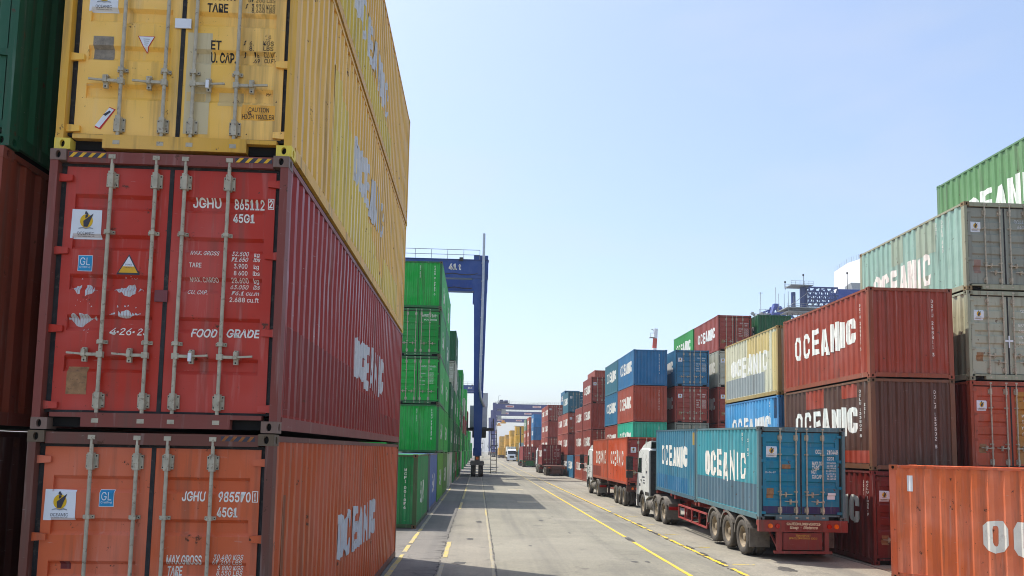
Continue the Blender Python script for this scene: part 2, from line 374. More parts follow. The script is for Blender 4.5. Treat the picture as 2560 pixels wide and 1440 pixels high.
# ------------------------------------------------------------------ shipping containers
W = 2.438; HW = W/2
L20, L40, HS, HC = 6.058, 12.192, 2.591, 2.896
YD = 0.08                                     # the doors sit this far inside the end frame
def side_prof(L):
    a, b_ = -L/2+0.15, L/2-0.15
    n = round((b_-a)/(0.325 if L < 8 else 0.278)); p = (b_-a)/n; br = [a]
    for i in range(n):
        for f in (0.34, 0.54, 0.80, 1.0): br.append(a+(i+f)*p)
    def dep(u):
        if u <= a or u >= b_: return 0.0
        t = ((u-a)/p) % 1.0
        return 0.036*(0 if t < .34 else (t-.34)/.20 if t < .54 else 1 if t < .80 else 1-(t-.80)/.20)
    return br, dep
def end_prof():
    a, b_ = -HW+0.14, HW-0.14; n = 9; p = (b_-a)/n; br = [a]
    for i in range(n):
        for f in (0.28, 0.46, 0.82, 1.0): br.append(a+(i+f)*p)
    def dep(u):
        if u <= a or u >= b_: return 0.0
        t = ((u-a)/p) % 1.0
        return 0.045*(0 if t < .28 else (t-.28)/.18 if t < .46 else 1 if t < .82 else 1-(t-.82)/.18)
    return br, dep
def door_prof(H, n=5):
    z0, z1 = 0.20, H-0.16; a, b_ = z0+0.26, z1-0.16; p = (b_-a)/n; br = []
    bands = [(a+p*(i+0.5)-0.085, a+p*(i+0.5)-0.045, a+p*(i+0.5)+0.05, a+p*(i+0.5)+0.085) for i in range(n)]
    for q in bands: br += list(q)
    def dep(z):
        for q in bands:
            if q[0] < z < q[3]:
                return 0.036*min(1.0, (z-q[0])/(q[1]-q[0]), (q[3]-z)/(q[3]-q[2]))
        return 0.0
    return br, dep, z0, z1
SX = HW-0.010
from mathutils import noise as mnoise
def side_mb(b, L, H, m=0, sgn=1, var=0):
    br, dep = side_prof(L); rnd = random.Random(50+var+int(L))
    zs = [.17, .45, .8, 1.2, 1.6, 2.0, H-.35, H-.06]
    dn = [(rnd.uniform(-L/2, L/2), rnd.uniform(.4, H-.5), rnd.uniform(.15, .45), rnd.uniform(.004, .012)) for _ in range(int(L*1.6))]
    def X(u, z, d):
        e = 0
        if .2 < z < H-.1 and abs(u) < L/2-.2:
            e = .007*max(0, mnoise.noise(Vector((u*.9+var*7, z*1.3, var*3.1)))) + sum(a*math.exp(-((u-x)**2+(z-q)**2)/(r*r)) for x, q, r, a in dn)
        return SX-d-min(e, .014)
    for i in range(len(br)-1):
        p, q = br[i], br[i+1]; dp, dq = dep(p+1e-7 if i else p), dep(q-1e-7)
        for za, zb in zip(zs, zs[1:]):
            pts = [(X(p, za, dp), p, za), (X(q, za, dq), q, za), (X(q, zb, dq), q, zb), (X(p, zb, dp), p, zb)]
            b.face(pts if sgn > 0 else [(-x, -y, z) for x, y, z in pts], m)
def end_mb(b, L, H, m=0):
    br, dep = end_prof()
    for i in range(len(br)-1):
        p, q = br[i], br[i+1]; yy = L/2-0.03
        b.face([(q, yy-dep(q-1e-7), .15), (p, yy-dep(p+1e-7), .15), (p, yy-dep(p+1e-7), H-.09), (q, yy-dep(q-1e-7), H-.09)], m)
def door_mb(b, L, H, s, m=0):
    br, dep, z0, z1 = door_prof(H); yy = -L/2+YD
    xa, xb = (0.022, 1.075) if s > 0 else (-1.075, -0.022)
    ia, ib = xa+0.10, xb-0.10
    b.face([(xa, yy, z0), (ia, yy, z0), (ia, yy, z1), (xa, yy, z1)], m); b.face([(ib, yy, z0), (xb, yy, z0), (xb, yy, z1), (ib, yy, z1)], m)
    zs = [z0] + br + [z1]
    for i in range(len(zs)-1):
        p, q = zs[i], zs[i+1]; dp, dq = dep(p), dep(q)
        b.face([(ia, yy+dp, p), (ib, yy+dp, p), (ib, yy+dq, q), (ia, yy+dq, q)], m)
        if dp or dq:
            for x, fl in ((ia, 1), (ib, -1)):
                pts = [(x, yy, p), (x, yy+dp, p), (x, yy+dq, q), (x, yy, q)]
                b.face(pts if fl > 0 else pts[::-1], m)
    for (u, v, ww, hh) in ((xa, z0, 0, z1-z0), (xb, z0, 0, z1-z0)):
        b.face([(u, yy, v), (u, yy+.04, v), (u, yy+.04, v+hh), (u, yy, v+hh)], m)
def frame_mb(b, L, H, door, m=0, mk=1):
    for sx in (-1, 1):
        for sy in (-1, 1):
            x0, x1 = sorted((sx*(HW-.004), sx*(HW-(.085 if sy < 0 else .14)))); y0, y1 = sorted((sy*(L/2-.004), sy*(L/2-.15)))
            b.box(x0, x1, y0, y1, .119, H-.119, m)
        x0, x1 = sorted((sx*(HW-.003), sx*(HW-.05)))
        b.box(x0, x1, -L/2+.18, L/2-.18, .035, .17, m)
        x0, x1 = sorted((sx*(HW-.004), sx*(HW-.065)))
        b.box(x0, x1, -L/2+.18, L/2-.18, H-.075, H-.014, m)
    # blank end
    b.box(-HW+.165, HW-.165, L/2-.09, L/2-.010, .03, .15, m); b.box(-HW+.165, HW-.165, L/2-.08, L/2-.012, H-.095, H-.015, m)
    # door end
    b.box(-HW+.165, HW-.165, -L/2+.022, -L/2+.12, H-.13, H-.012, m)
    b.box(-.74, .74, -L/2+.016, -L/2+.12, .03, .175, m)
    for s in (-1, 1):
        x0, x1 = sorted((s*.74, s*1.052)); b.box(x0, x1, -L/2+.020, -L/2+.12, .128, .173, m)
        b.face([(x0, -L/2+.10, .03), (x1, -L/2+.10, .03), (x1, -L/2+.10, .13), (x0, -L/2+.10, .13)], mk)
    b.box(-HW+.06, HW-.06, -L/2+.15, L/2-.1, .05, .16, mk)
def roof_mb(b, L, H, m=0):
    n = int(L/0.3); x0, x1 = -HW+.06, HW-.06
    for i in range(n):
        a = -L/2+.12+(L-.24)*i/n; c = -L/2+.12+(L-.24)*(i+1)/n; mid = (a+c)/2
        b.face([(x0, a, H-.03), (x1, a, H-.03), (x1, mid, H-.018), (x0, mid, H-.018)], m)
        b.face([(x0, mid, H-.018), (x1, mid, H-.018), (x1, c, H-.03), (x0, c, H-.03)], m)
def casting_mb(b, m=0, mk=1):
    """corner casting with an oval hole in its end face and side face; outer corner at origin, body towards +x +y +z"""
    w, d, h = .162, .178, .118
    def holed(o, ux, uz, ww, hh, rx, rz, nrm):
        k = 16; o = Vector(o); ux = Vector(ux); uz = Vector(uz); nrm = Vector(nrm)
        per = []
        for i in range(k):
            t = 2*PI*i/k; c, s_ = math.cos(t), math.sin(t); q = max(abs(c), abs(s_)); per.append((ww/2+c/q*ww/2, hh/2+s_/q*hh/2))
        ov = [(ww/2+rx*math.cos(2*PI*i/k), hh/2+rz*math.sin(2*PI*i/k)) for i in range(k)]
        P = [o+ux*a+uz*c for a, c in per]; Q = [o+ux*a+uz*c for a, c in ov]; D = [q-nrm*.035 for q in Q]
        for i in range(k):
            j = (i+1) % k
            b.face([P[i], P[j], Q[j], Q[i]], m); b.face([Q[i], Q[j], D[j], D[i]], m)
        b.face(D, mk)
    holed((0, 0, 0), (1, 0, 0), (0, 0, 1), w, h, .026, .040, (0, -1, 0))
    holed((0, d, 0), (0, -1, 0), (0, 0, 1), d, h, .034, .040, (-1, 0, 0))
    b.face([(w, 0, 0), (w, d, 0), (w, d, h), (w, 0, h)], m); b.face([(0, d, 0), (0, d, h), (w, d, h), (w, d, 0)], m)
    b.face([(0, 0, h), (w, 0, h), (w, d, h), (0, d, h)], m); b.face([(0, 0, 0), (0, d, 0), (w, d, 0), (w, 0, 0)], m)
def rod_mb(b, L, H, x, m=0):
    y = -L/2+.036; b.tube([(x, y, .10), (x, y, H-.055)], .019, 10, m)
    for z in (.095, H-.06):                                     # cams in their keepers
        b.box(x-.035, x+.035, y-.022, y+.03, z-.022, z+.022, m); b.box(x-.05, x+.05, y-.012, y+.03, z-.034, z-.026, m); b.box(x-.05, x+.05, y-.012, y+.03, z+.026, z+.034, m)
    for z in (.30, H-.30):
        b.box(x-.026, x+.026, y-.024, y+.044, z-.085, z+.085, m); b.box(x-.058, x+.058, y+.020, y+.0435, z-.07, z+.07, m)
        for sx in (-1, 1):
            for sz in (-1, 1):
                n = len(b.v); b.disc_y(x+sx*.045, y+.0195, z+sz*.052, .009, .009, 8, m+1)
    for z in (.31*H, .705*H):
        b.box(x-.055, x+.055, y+.022, y+.043, z-.018, z+.018, m); b.box(x-.028, x+.028, y-.024, y+.03, z-.02, z+.02, m)
        for sx in (-1, 1): b.disc_y(x+sx*.043, y+.0215, z, .007, .007, 8, m+1)
def handle_mb(b, L, H, x, s, z, m=0):
    y = -L/2+.030
    b.box(x-.03, x+s*.0+.03, y-.018, y+.03, z-.03, z+.03, m)
    x0 = x+s*.03; b.bar((x0, y, z), (x0+s*.10, y-.006, z-.002), .024, .03, m); b.bar((x0+s*.10, y-.006, z-.002), (x0+s*.30, y-.004, z+.012), .018, .020, m)
    xr = x0+s*.13
    b.tube([(xr, y+.042, z), (xr, y+.006, z)], .034, 10, m); b.box(xr-.022, xr+.022, y+.008, y+.042, z-.075, z+.07, m)
    b.box(xr-.018, xr+.018, y-.026, y+.01, z-.02, z+.052, m); b.disc_y(xr, y+.0075, z+.055, .010, .010, 8, m+1); b.disc_y(xr, y+.0075, z-.058, .010, .010, 8, m+1)
def hinge_mb(b, L, H, s, z, m=0):
    y = -L/2+YD
    x1, x0 = s*1.155, s*1.00
    P = [(x0, -.030), (x1, -.044), (x1, .044), (x0, .030)]
    if s < 0: P = P[::-1]
    F = [(x, y-.034, z+q) for x, q in P]; Bk = [(x, y-.002, z+q) for x, q in P]
    b.face(F, m)
    for i in range(4): b.face([F[i], Bk[i], Bk[(i+1) % 4], F[(i+1) % 4]][::-1], m)
    b.tube([(s*1.165, y-.050, z-.055), (s*1.165, y-.050, z+.055)], .022, 8, m)
def gasket_mb(b, L, H, m=0):
    y = -L/2+YD
    z0, z1 = .20, H-.16
    b.box(-.0215, .0215, y-.006, y+.05, z0-.02, z1+.02, m)
    for s in (-1, 1):
        x0, x1 = sorted((s*1.0755, s*1.133)); b.box(x0, x1, y+.012, y+.06, z0-.02, z1+.02, m)
    b.box(-1.133, 1.133, y-.003, y+.05, z1+.001, z1+.0298, m); b.box(-1.133, 1.133, y-.003, y+.05, z0-.0245, z0-.001, m)
    b.face([(-1.13, y+.055, z0), (1.13, y+.055, z0), (1.13, y+.055, z1), (-1.13, y+.055, z1)], m)

# ---- writing: every mark is laid on the corrugation it is painted on
def conform(me, breaks, axis, depf, place, across=()):
    """cut the flat mesh (x, z) at the folds of the sheet, then lay each vertex on it with place(x, z, depth, lift)"""
    bm = bmesh.new(); bm.from_mesh(me)
    co = [v.co[axis] for v in bm.verts]
    if co:
        lo, hi = min(co), max(co); nrm = Vector((0, 0, 0)); nrm[axis] = 1
        for q in breaks:
            if lo+1e-4 < q < hi-1e-4:
                p = Vector((0, 0, 0)); p[axis] = q
                bmesh.ops.bisect_plane(bm, geom=bm.verts[:]+bm.edges[:]+bm.faces[:], plane_co=p, plane_no=nrm)
    other = 2 - axis
    for q in across:
        co = [v.co[other] for v in bm.verts]
        if co and min(co)+1e-4 < q < max(co)-1e-4:
            for e in (-6e-4, 6e-4):
                p = Vector((0, 0, 0)); p[other] = q+e; nrm = Vector((0, 0, 0)); nrm[other] = 1
                bmesh.ops.bisect_plane(bm, geom=bm.verts[:]+bm.edges[:]+bm.faces[:], plane_co=p, plane_no=nrm)
    for v in bm.verts: v.co = place(v.co.x, v.co.z, depf(v.co[axis]), v.co.y)
    bm.to_mesh(me); bm.free(); return me
import os
try:                                           # Blender's own bundled sans, else its built-in face
    SANS = bpy.data.fonts.load(os.path.join(bpy.utils.system_resource('DATAFILES', path='fonts'), 'Inter.woff2'))
except Exception:
    SANS = None
FONTC = {}
def text_geo(s, bold=0.012, shear=0.0):
    k = (s, bold, shear)
    if k not in FONTC:
        c = bpy.data.curves.new("lettering_curve", 'FONT'); c.body = s; c.size = 1; c.offset = bold; c.resolution_u = 3; c.shear = shear
        if SANS: c.font = SANS
        o = bpy.data.objects.new("lettering_curve", c); C.objects.link(o)
        bpy.context.view_layer.update()
        me = bpy.data.meshes.new_from_object(o.evaluated_get(bpy.context.evaluated_depsgraph_get()))
        vs = [tuple(v.co) for v in me.vertices]; fs = [tuple(p.vertices) for p in me.polygons]
        bpy.data.objects.remove(o); bpy.data.curves.remove(c); bpy.data.meshes.remove(me)
        xs = [v[0] for v in vs] or [0]; ys = [v[1] for v in vs] or [0]
        FONTC[k] = (vs, fs, min(xs), max(xs), min(ys), max(ys))
    return FONTC[k]
def text_mb(b, s, x, z, wd, h, m=0, lift=0.0, bold=0.012, shear=0.0):
    """write s into the box x..x+wd, z..z+h of a flat (x, lift, z) mesh"""
    vs, fs, x0, x1, y0, y1 = text_geo(s, bold, shear)
    if not vs: return
    kx = wd/(x1-x0); ky = h/(y1-y0); n = len(b.v)
    b.v += [(x+(vx-x0)*kx, lift, z+(vy-y0)*ky) for vx, vy, vz in vs]
    b.f += [tuple(n+i for i in f) for f in fs]; b.m += [m]*len(fs)
def vtext_mb(b, s, x, ztop, ch, cw, m=0, gap=0.35):
    z = ztop
    for c in s:
        if c == ' ': z -= ch*0.8; continue
        text_mb(b, c, x-(cw*0.18 if c in '1I' else cw/2), z-ch, cw*0.36 if c in '1I' else cw, ch, m, 0, 0.02); z -= ch*(1+gap)
def quad(b, x0, z0, x1, z1, m=0, lift=0.0): b.face([(x0, lift, z0), (x1, lift, z0), (x1, lift, z1), (x0, lift, z1)], m)
def glyph(ch):
    def ring(a0, a1):
        O = [(.5, 0), (.82, .04), (1, .22), (1, .78), (.82, .96), (.5, 1), (.18, .96), (0, .78), (0, .22), (.18, .04)]
        I = [(.5, .19), (.57, .20), (.62, .27), (.62, .73), (.57, .80), (.5, .81), (.43, .80), (.38, .73), (.38, .27), (.43, .20)]
        n = len(O); return [[O[i], O[(i+1) % n], I[(i+1) % n], I[i]] for i in range(n) if not (a0 <= i < a1)]
    if ch == 'O': return ring(99, 99)
    if ch == 'C': return ring(2, 3) + [[(.62, .27), (1, .22), (1, .38), (.62, .37)], [(.62, .63), (1, .62), (1, .78), (.62, .73)]]
    if ch == 'E': return [[(0, 0), (.40, 0), (.40, 1), (0, 1)]] + [[(.40, a), (1, a+.01), (.97, a+.21), (.40, a+.21)] for a in (0, .395, .79)]
    if ch == 'A': return [[(0, 0), (.36, 0), (.5, .62), (.5, 1), (.30, 1)], [(.64, 0), (1, 0), (.70, 1), (.5, 1), (.5, .62)], [(.40, .15), (.60, .15), (.57, .33), (.43, .33)]]
    if ch == 'N': return [[(0, 0), (.36, 0), (.36, .58), (.36, 1), (0, 1)], [(.64, 0), (1, 0), (1, 1), (.64, 1), (.64, .42)], [(.36, .58), (.64, 0), (.64, .42), (.36, 1)]]
    if ch == 'I': return [[(0, 0), (1, 0), (.96, 1), (0.02, 1)]]
    if ch == 'V': return [[(0, 1), (.40, 0), (.5, 0), (.5, .36), (.33, 1)], [(.5, 0), (.60, 0), (1, 1), (.67, 1), (.5, .36)]]
    return []
def word_mb(b, word, x0, x1, z0, z1, seed=0, m=0, rise=0.0):
    rnd = random.Random(seed); wd = {'I': .42}
    tot = sum(wd.get(c, 1)+.19 for c in word)-.19; k = (x1-x0)/tot; x = x0; lift = 0
    for c in word:
        cw = wd.get(c, 1)*k; hs = rnd.uniform(-.03, .03); h0 = rnd.uniform(-.06, .06); h1 = rnd.uniform(-.06, .06)
        jx = {}
        for poly in glyph(c):
            pts = []
            for (px, pz) in poly:
                if (px, pz) not in jx: jx[(px, pz)] = (rnd.uniform(-.025, .025), rnd.uniform(-.03, .03))
                a, q = jx[(px, pz)]; X = x+(px+a+hs*pz)*cw
                pts.append((X, 0.0, z0+(z1-z0)*(pz+q+(h1 if pz > .5 else h0)) + rise*(X-x0)))
            b.face(pts, m)
        x += cw+.19*k
    return b
def on_side(b, L, mats, name='lettering'):
    br, dep = side_prof(L)
    me = b.mesh(name, mats)
    return conform(me, br, 0, dep, lambda x, z, d, l: (SX-d+.004+l, x, z))
def on_end(b, L, mats, name='lettering'):      # on the blank end, read from outside
    br, dep = end_prof(); me = b.mesh(name, mats)
    return conform(me, [-q for q in br], 0, lambda u: dep(-u), lambda x, z, d, l: (-x, L/2-.03-d+.003+l, z))
def on_door(b, L, H, mats, name='lettering'):
    br, dep, _a, _b = door_prof(H); me = b.mesh(name, mats)
    return conform(me, br, 2, dep, lambda x, z, d, l: (x, -L/2+YD+(d if .1215 < abs(x) < .9755 else 0)-.003-l, z), [-.975, -.122, .122, .975])
def sticker_mb(b, x, z, s, plain=False):
    """white square line sticker with the ship in a yellow disc; s = side length, (x, z) its lower-left corner"""
    def P(pts, m, l): b.face([(x+s*px, l, z+s*pz) for px, pz in pts], m)
    P([(0, 0), (1, .01), (.99, .98), (.02, 1)], 0, 0)
    P([(.5+.21*math.cos(2*PI*i/20), .60+.235*math.sin(2*PI*i/20)) for i in range(20)], 1, .002)
    P([(.40, .60), (.72, .86), (.55, .40), (.42, .40)], 2, .004); P([(.46, .68), (.54, .74), (.54, .80), (.46, .80)], 2, .0045)
    P([(.44, .84), (.52, .80), (.56, .83), (.49, .93), (.45, .92)], 2, .0042)
    P([(.26, .36), (.40, .39), (.5, .36), (.62, .39), (.74, .36), (.74, .32), (.62, .35), (.5, .32), (.40, .35), (.26, .32)], 3, .0046)
    if not plain:
        text_mb(b, "OCEANIC", x+s*.22, z+s*.13, s*.56, s*.10, 2, .003, .0)
        text_mb(b, "CONTAINER LINES, INC.", x+s*.22, z+s*.075, s*.56, s*.035, 2, .003, .0)
    return b
STM = [stick_w, stick_y, stick_k, stick_g]
MESH = {}
def cached(key, fn):
    if key not in MESH: MESH[key] = fn()
    return MESH[key]
def mb_mesh(fn, name, mats, *a, **k):
    b = MB(); fn(b, *a); return b.mesh(name, mats, **k)
RODX = (0.15, 0.60)
def part_meshes(L, H, lock):
    k = (L, H, lock)
    if k in MESH: return MESH[k]
    d = {}
    d['side'] = [mb_mesh(side_mb, 'side_panel', [paint], L, H, 0, 1, q) for q in range(3)]
    d['end'] = mb_mesh(end_mb, 'end_panel', [paint], L, H)
    d['roof'] = mb_mesh(roof_mb, 'roof_panel', [paint], L, H)
    b = MB(); frame_mb(b, L, H, True); d['frame'] = b.mesh('frame', [frame_paint, black_m])
    for s in (-1, 1):
        d['door', s] = mb_mesh(door_mb, 'door', [paint], L, H, s)
        for i, x in enumerate(RODX):
            d['rod', s, i] = mb_mesh(rod_mb, 'lock_rod', [galv, dark_steel], L, H, s*x, smooth=True)
            if lock == 0: hs, z = s, .265*H
            else: hs, z = (1 if i == (0 if s > 0 else 1) else -1)*1, (.28 if (i == (0 if s > 0 else 1)) else .205)*H
            b = MB(); handle_mb(b, L, H, s*x, hs if lock == 0 else (1 if (s*x < -.4 or 0 < s*x < .4) else -1), z); d['handle', s, i] = b.mesh('handle', [galv, dark_steel])
        for i, fz in enumerate((.085, .355, .635, .90)):
            d['hinge', s, i] = mb_mesh(hinge_mb, 'hinge', [frame_paint], L, H, s, fz*H, smooth=True)
    d['gasket'] = mb_mesh(gasket_mb, 'gasket', [gasket_m], L, H)
    MESH[k] = d; return d
casting_me = mb_mesh(casting_mb, 'corner_casting', [frame_paint, black_m])
def lod_mesh(L, H, end):
    def f():
        b = MB(); side_mb(b, L, H); side_mb(b, L, H, 0, -1); end_mb(b, L, H); roof_mb(b, L, H); frame_mb(b, L, H, True, 0, 1)
        for s in (-1, 1): door_mb(b, L, H, s)
        gasket_mb(b, L, H, 1)
        for s in (-1, 1):
            for x in RODX: b.tube([(s*x, -L/2+.04, .1), (s*x, -L/2+.04, H-.06)], .022, 5, 2)
        for sx in (-1, 1):
            for sy in (-1, 1):
                for z in (0, H-.118):
                    x0, x1 = sorted((sx*HW, sx*(HW-.16))); y0, y1 = sorted((sy*L/2, sy*(L/2-.17))); b.box(x0, x1, y0, y1, z, z+.118, 0)
        return b.mesh('shipping_container', [paint, black_m, galv])
    return cached(('lod', L, H, end), f)
COUNT = [0]
def container(label, group, X, y, z, c, L=L20, H=HS, end='door', f=None, d=None, k=None, lod=1, side=None, back=None, lock=0, tilt=0.0, rz=0.0, cast=None):
    """X = its face towards -x, y = its end towards the camera; c, f, d, k = colours of sheets, frame, doors, castings.
    side / back: lists of (mesh, name, colour) lying on the face towards -x / +x"""
    COUNT[0] += 1
    c, f, d, k = [q and sat(q) for q in (c, f, d, k)]
    f = f or tuple(v*.86 for v in c[:3])+(1,); d = d or c; k = k or f
    rot = (0 if end == 'door' else PI) + rz
    loc = (X+HW, y+L/2, z)
    jit = random.uniform(-.0015, .0015)
    if lod == 0:
        o = obj('shipping_container', lod_mesh(L, H, end), None, c, loc, rot+jit); tag(o, label, 'shipping container', group)
        for lst, wside in ((side, -1), (back, 1)):
            for me, nm, cc in (lst or []):
                o2 = obj(nm, me, o, cc)
                if (wside < 0) == (end == 'door'): o2.rotation_euler = (0, 0, PI)
        return o
    r = empty('shipping_container', loc, rot+jit, label, 'shipping container', group)
    if tilt: r.rotation_euler = (tilt if end == 'door' else -tilt, 0, rot)
    p = part_meshes(L, H, lock)
    obj('frame', p['frame'], r, f); obj('roof_panel', p['roof'], r, c); obj('end_panel', p['end'], r, c)
    sp = obj('side_panel', p['side'][COUNT[0] % 3], r, c); sm = obj('side_panel', p['side'][(COUNT[0]+1) % 3], r, c, None, PI)
    west, east = (sm, sp) if end == 'door' else (sp, sm)
    for lst, par in ((side, west), (back, east)):
        for me, nm, cc in (lst or []): obj(nm, me, par, cc)
    r['_end'] = 1
    del r['_end']
    for sx in (0, 1):
        for sy in (0, 1):
            for sz in (0, 1):
                o = obj('corner_casting', casting_me, r, k)
                o.scale = (1 if sx == 0 else -1, 1 if sy == 0 else -1, 1); o.location = (-HW if sx == 0 else HW, -L/2 if sy == 0 else L/2, 0 if sz == 0 else H-.118)
    doors = {}
    for s in (-1, 1):
        dr = obj('door', p['door', s], r, d); doors[s] = dr
        if end == 'door':
            for i in range(2):
                obj('lock_rod', p['rod', s, i], dr); obj('handle', p['handle', s, i], dr)
            for i in range(4): obj('hinge', p['hinge', s, i], dr, f if k is f else d)
    if end == 'door': obj('gasket', p['gasket'], r)
    return r, doors, [o for o in r.children if o.name.startswith('end_panel')][0]
def word_side(word, L, u0, u1, z0, z1, seed, mat=None, rise=0.0):
    mat = mat or white_p
    return cached(('w', word, L, u0, u1, z0, z1, seed, mat.name, rise), lambda: on_side(word_mb(MB(), word, u0, u1, z0, z1, seed, 0, rise), L, [mat]))
def oce(seed=0, u0=-2.1, u1=2.2, z0=1.02, z1=1.86, mat=None, L=L20, rise=0.0): return (word_side('OCEANIC', L, u0, u1, z0, z1, seed, mat, rise), 'lettering', None)
def patch(L, rects, col):
    col = col and sat(col)
    b = MB()
    for r4 in rects: quad(b, r4[0], r4[1], r4[2], r4[3], 0, -.002)
    return (on_side(b, L, [paint]), 'repaint_patch', col)
def side_text(L, items):
    b = MB()
    for s, x, z, ch, cw in items: vtext_mb(b, s, x, z, ch, cw)
    return (on_side(b, L, [white_p]), 'lettering', None)
def end_text(s, L, H, x, z, ch=.085, cw=.06):
    b = MB(); vtext_mb(b, s, x, z, ch, cw, 0, .3); return on_end(b, L, [white_p])
def num_block(b, x, z, rows, seed=3, m=0, h=.05, w=.28):
    rnd = random.Random(seed)
    for i in range(rows): text_mb(b, "%d%d.%d%d0 %s" % (rnd.randint(2, 9), rnd.randint(0, 9), rnd.randint(0, 9), rnd.randint(0, 9), 'KG' if i % 2 == 0 else 'LB'), x, z-i*h*1.45, w, h, m)
def sat(c, k=1.0):
    l = .25*c[0]+.6*c[1]+.15*c[2]
    q = [min(1, max(.002, l+(v-l)*k)) for v in c[:3]]
    return (q[0], q[1], q[2]*.84, 1)
def std_door(seed, H=HS, L=L20, code="OCLU", kind=0, name=None):
    """the usual door writing on the rows of the yard: number and type code, row names, a block of weights"""
    def f():
        rnd = random.Random(seed); b = MB()
        if kind == 0: text_mb(b, code, .40, H-.62, .24, .10); text_mb(b, "%06d" % rnd.randint(100000, 899999), .72, H-.62, .30, .10); text_mb(b, "22G1", .74, H-.78, .2, .09)
        elif kind == 1:
            for i, t in enumerate(("MAX.GR", "TARE", "NET", "CU.CAP.")): text_mb(b, t, .31, H-1.02-i*.17, .2 if len(t) < 6 else .29, .085)
        elif kind == 2: num_block(b, .72, H-1.0, 8, seed, 0, .055, .30)
        return on_door(b, L, H, [white_p])
    return cached(('sd', seed, H, L, code, kind), f)
def sticker_door(x, z, s=.31, H=HS, L=L20):
    return cached(('st', x, z, s, H, L), lambda: on_door(sticker_mb(MB(), x, z, s), L, H, STM, 'line_sticker'))
def plate_door(x, z, w_, h_, H=HS, L=L20, mat=None):
    mat = mat or tan_p
    def f():
        b = MB(); quad(b, x, z, x+w_, z+h_); return on_door(b, L, H, [mat], 'data_plate')
    return cached(('pl', x, z, w_, h_, H, L, mat.name), f)
def dress(doors, seed, H=HS, L=L20, code="OCLU", sticker=True, plate=True, name=None):
    [obj('lettering', std_door(seed, H, L, code, q), doors[1]) for q in range(3)]
    if sticker: obj('line_sticker', sticker_door(-1.0, H-.85, .3, H, L), doors[-1])
    if plate: obj('data_plate', plate_door(-.95, .55, .2, .26, H, L), doors[-1])

# ---------------- the near stack of four long containers
G1 = "long containers of the near tall stack"
XN = -2.05-W
red_f = lin(106, 62, 56)
c1 = lin(186, 82, 42); c2 = lin(146, 30, 20); c3 = lin(222, 172, 66); c3b = lin(220, 196, 70)
mark = lambda seed, u0, u1, z0, z1, mat=None, rise=0.0: [oce(seed, u0-L40/2, u1-L40/2, z0, z1, mat or fade_p, L40, rise)]
B_, Bd, Be = container('brick orange container with OCEANIC lettering, bottom of the tall four-high stack', G1, XN-.015, 7.83, 0, c1, L40, HC, f=red_f, d=lin(206, 98, 62), k=lin(98, 82, 70),
    back=mark(1, 3.85, 8.05, 1.02, 1.76)+[patch(L40, [(-5.6, 1.05, -5.42, 2.25)], lin(140, 80, 58))])
M_, Md, Me_ = container('dark red container marked FOOD GRADE, second from the ground in the four-high stack', G1, XN, 7.83, 2.908, c2, L40, HC, f=lin(126, 62, 58), d=lin(184, 48, 32), k=lin(122, 98, 94),
    back=mark(2, 4.7, 8.5, .96, 1.78)+[patch(L40, [(-5.88, .2, -1.0, 1.15), (-1.0, .2, 2.0, .85), (2.0, .2, 5.9, .6)], lin(130, 28, 22))])
yst = [(-3.95+.55*i, .2, -3.4+.55*i, 2.15-.19*i) for i in range(10)]
Y_, Yd, Ye = container('weathered yellow container with black door writing, third in the four-high stack', G1, XN+.01, 7.866, 5.816, c3, L40, HC, f=lin(216, 166, 66), d=lin(246, 194, 94), k=lin(226, 200, 62),
    back=mark(3, 3.85, 7.6, 1.15, 1.95)+[patch(L40, yst+[(1.6, .2, 4.5, .9)], lin(216, 186, 80))])
T_, Td, Te = container('yellow container with torn OCEANIC lettering, top of the four-high stack', G1, XN+.02, 7.90, 8.724, lin(216, 166, 54), L40, HC, f=lin(206, 156, 60), d=lin(236, 182, 66), k=lin(200, 170, 60),
    back=mark(4, 3.3, 7.6, .85, 1.55)+[patch(L40, [(-5.9, .2, -1.2, 1.4), (-1.2, .2, 2.2, .75)], lin(206, 176, 44))])
def letter_door(doors, s, items, mats, H=HC, L=L40, name='lettering', extra=None):
    for it in items:
        b = MB(); t, x, z, w_, h_ = it[:5]; text_mb(b, t, x, z, w_, h_, it[5] if len(it) > 5 else 0, 0, .02 if h_ > .08 else .008, it[6] if len(it) > 6 else 0)
        obj(name, on_door(b, L, H, mats, name), doors[s])
    if extra:
        b = MB(); extra(b); obj(name, on_door(b, L, H, mats, name), doors[s])
def outline(b, x0, z0, x1, z1, t=.008, m=0):
    quad(b, x0, z0, x1, z0+t, m); quad(b, x0, z1-t, x1, z1, m); quad(b, x0, z0+t, x0+t, z1-t, m); quad(b, x1-t, z0+t, x1, z1-t, m)
def dots(b): quad(b, -.485, 1.005, -.465, 1.03); quad(b, -.30, 1.005, -.28, 1.03)
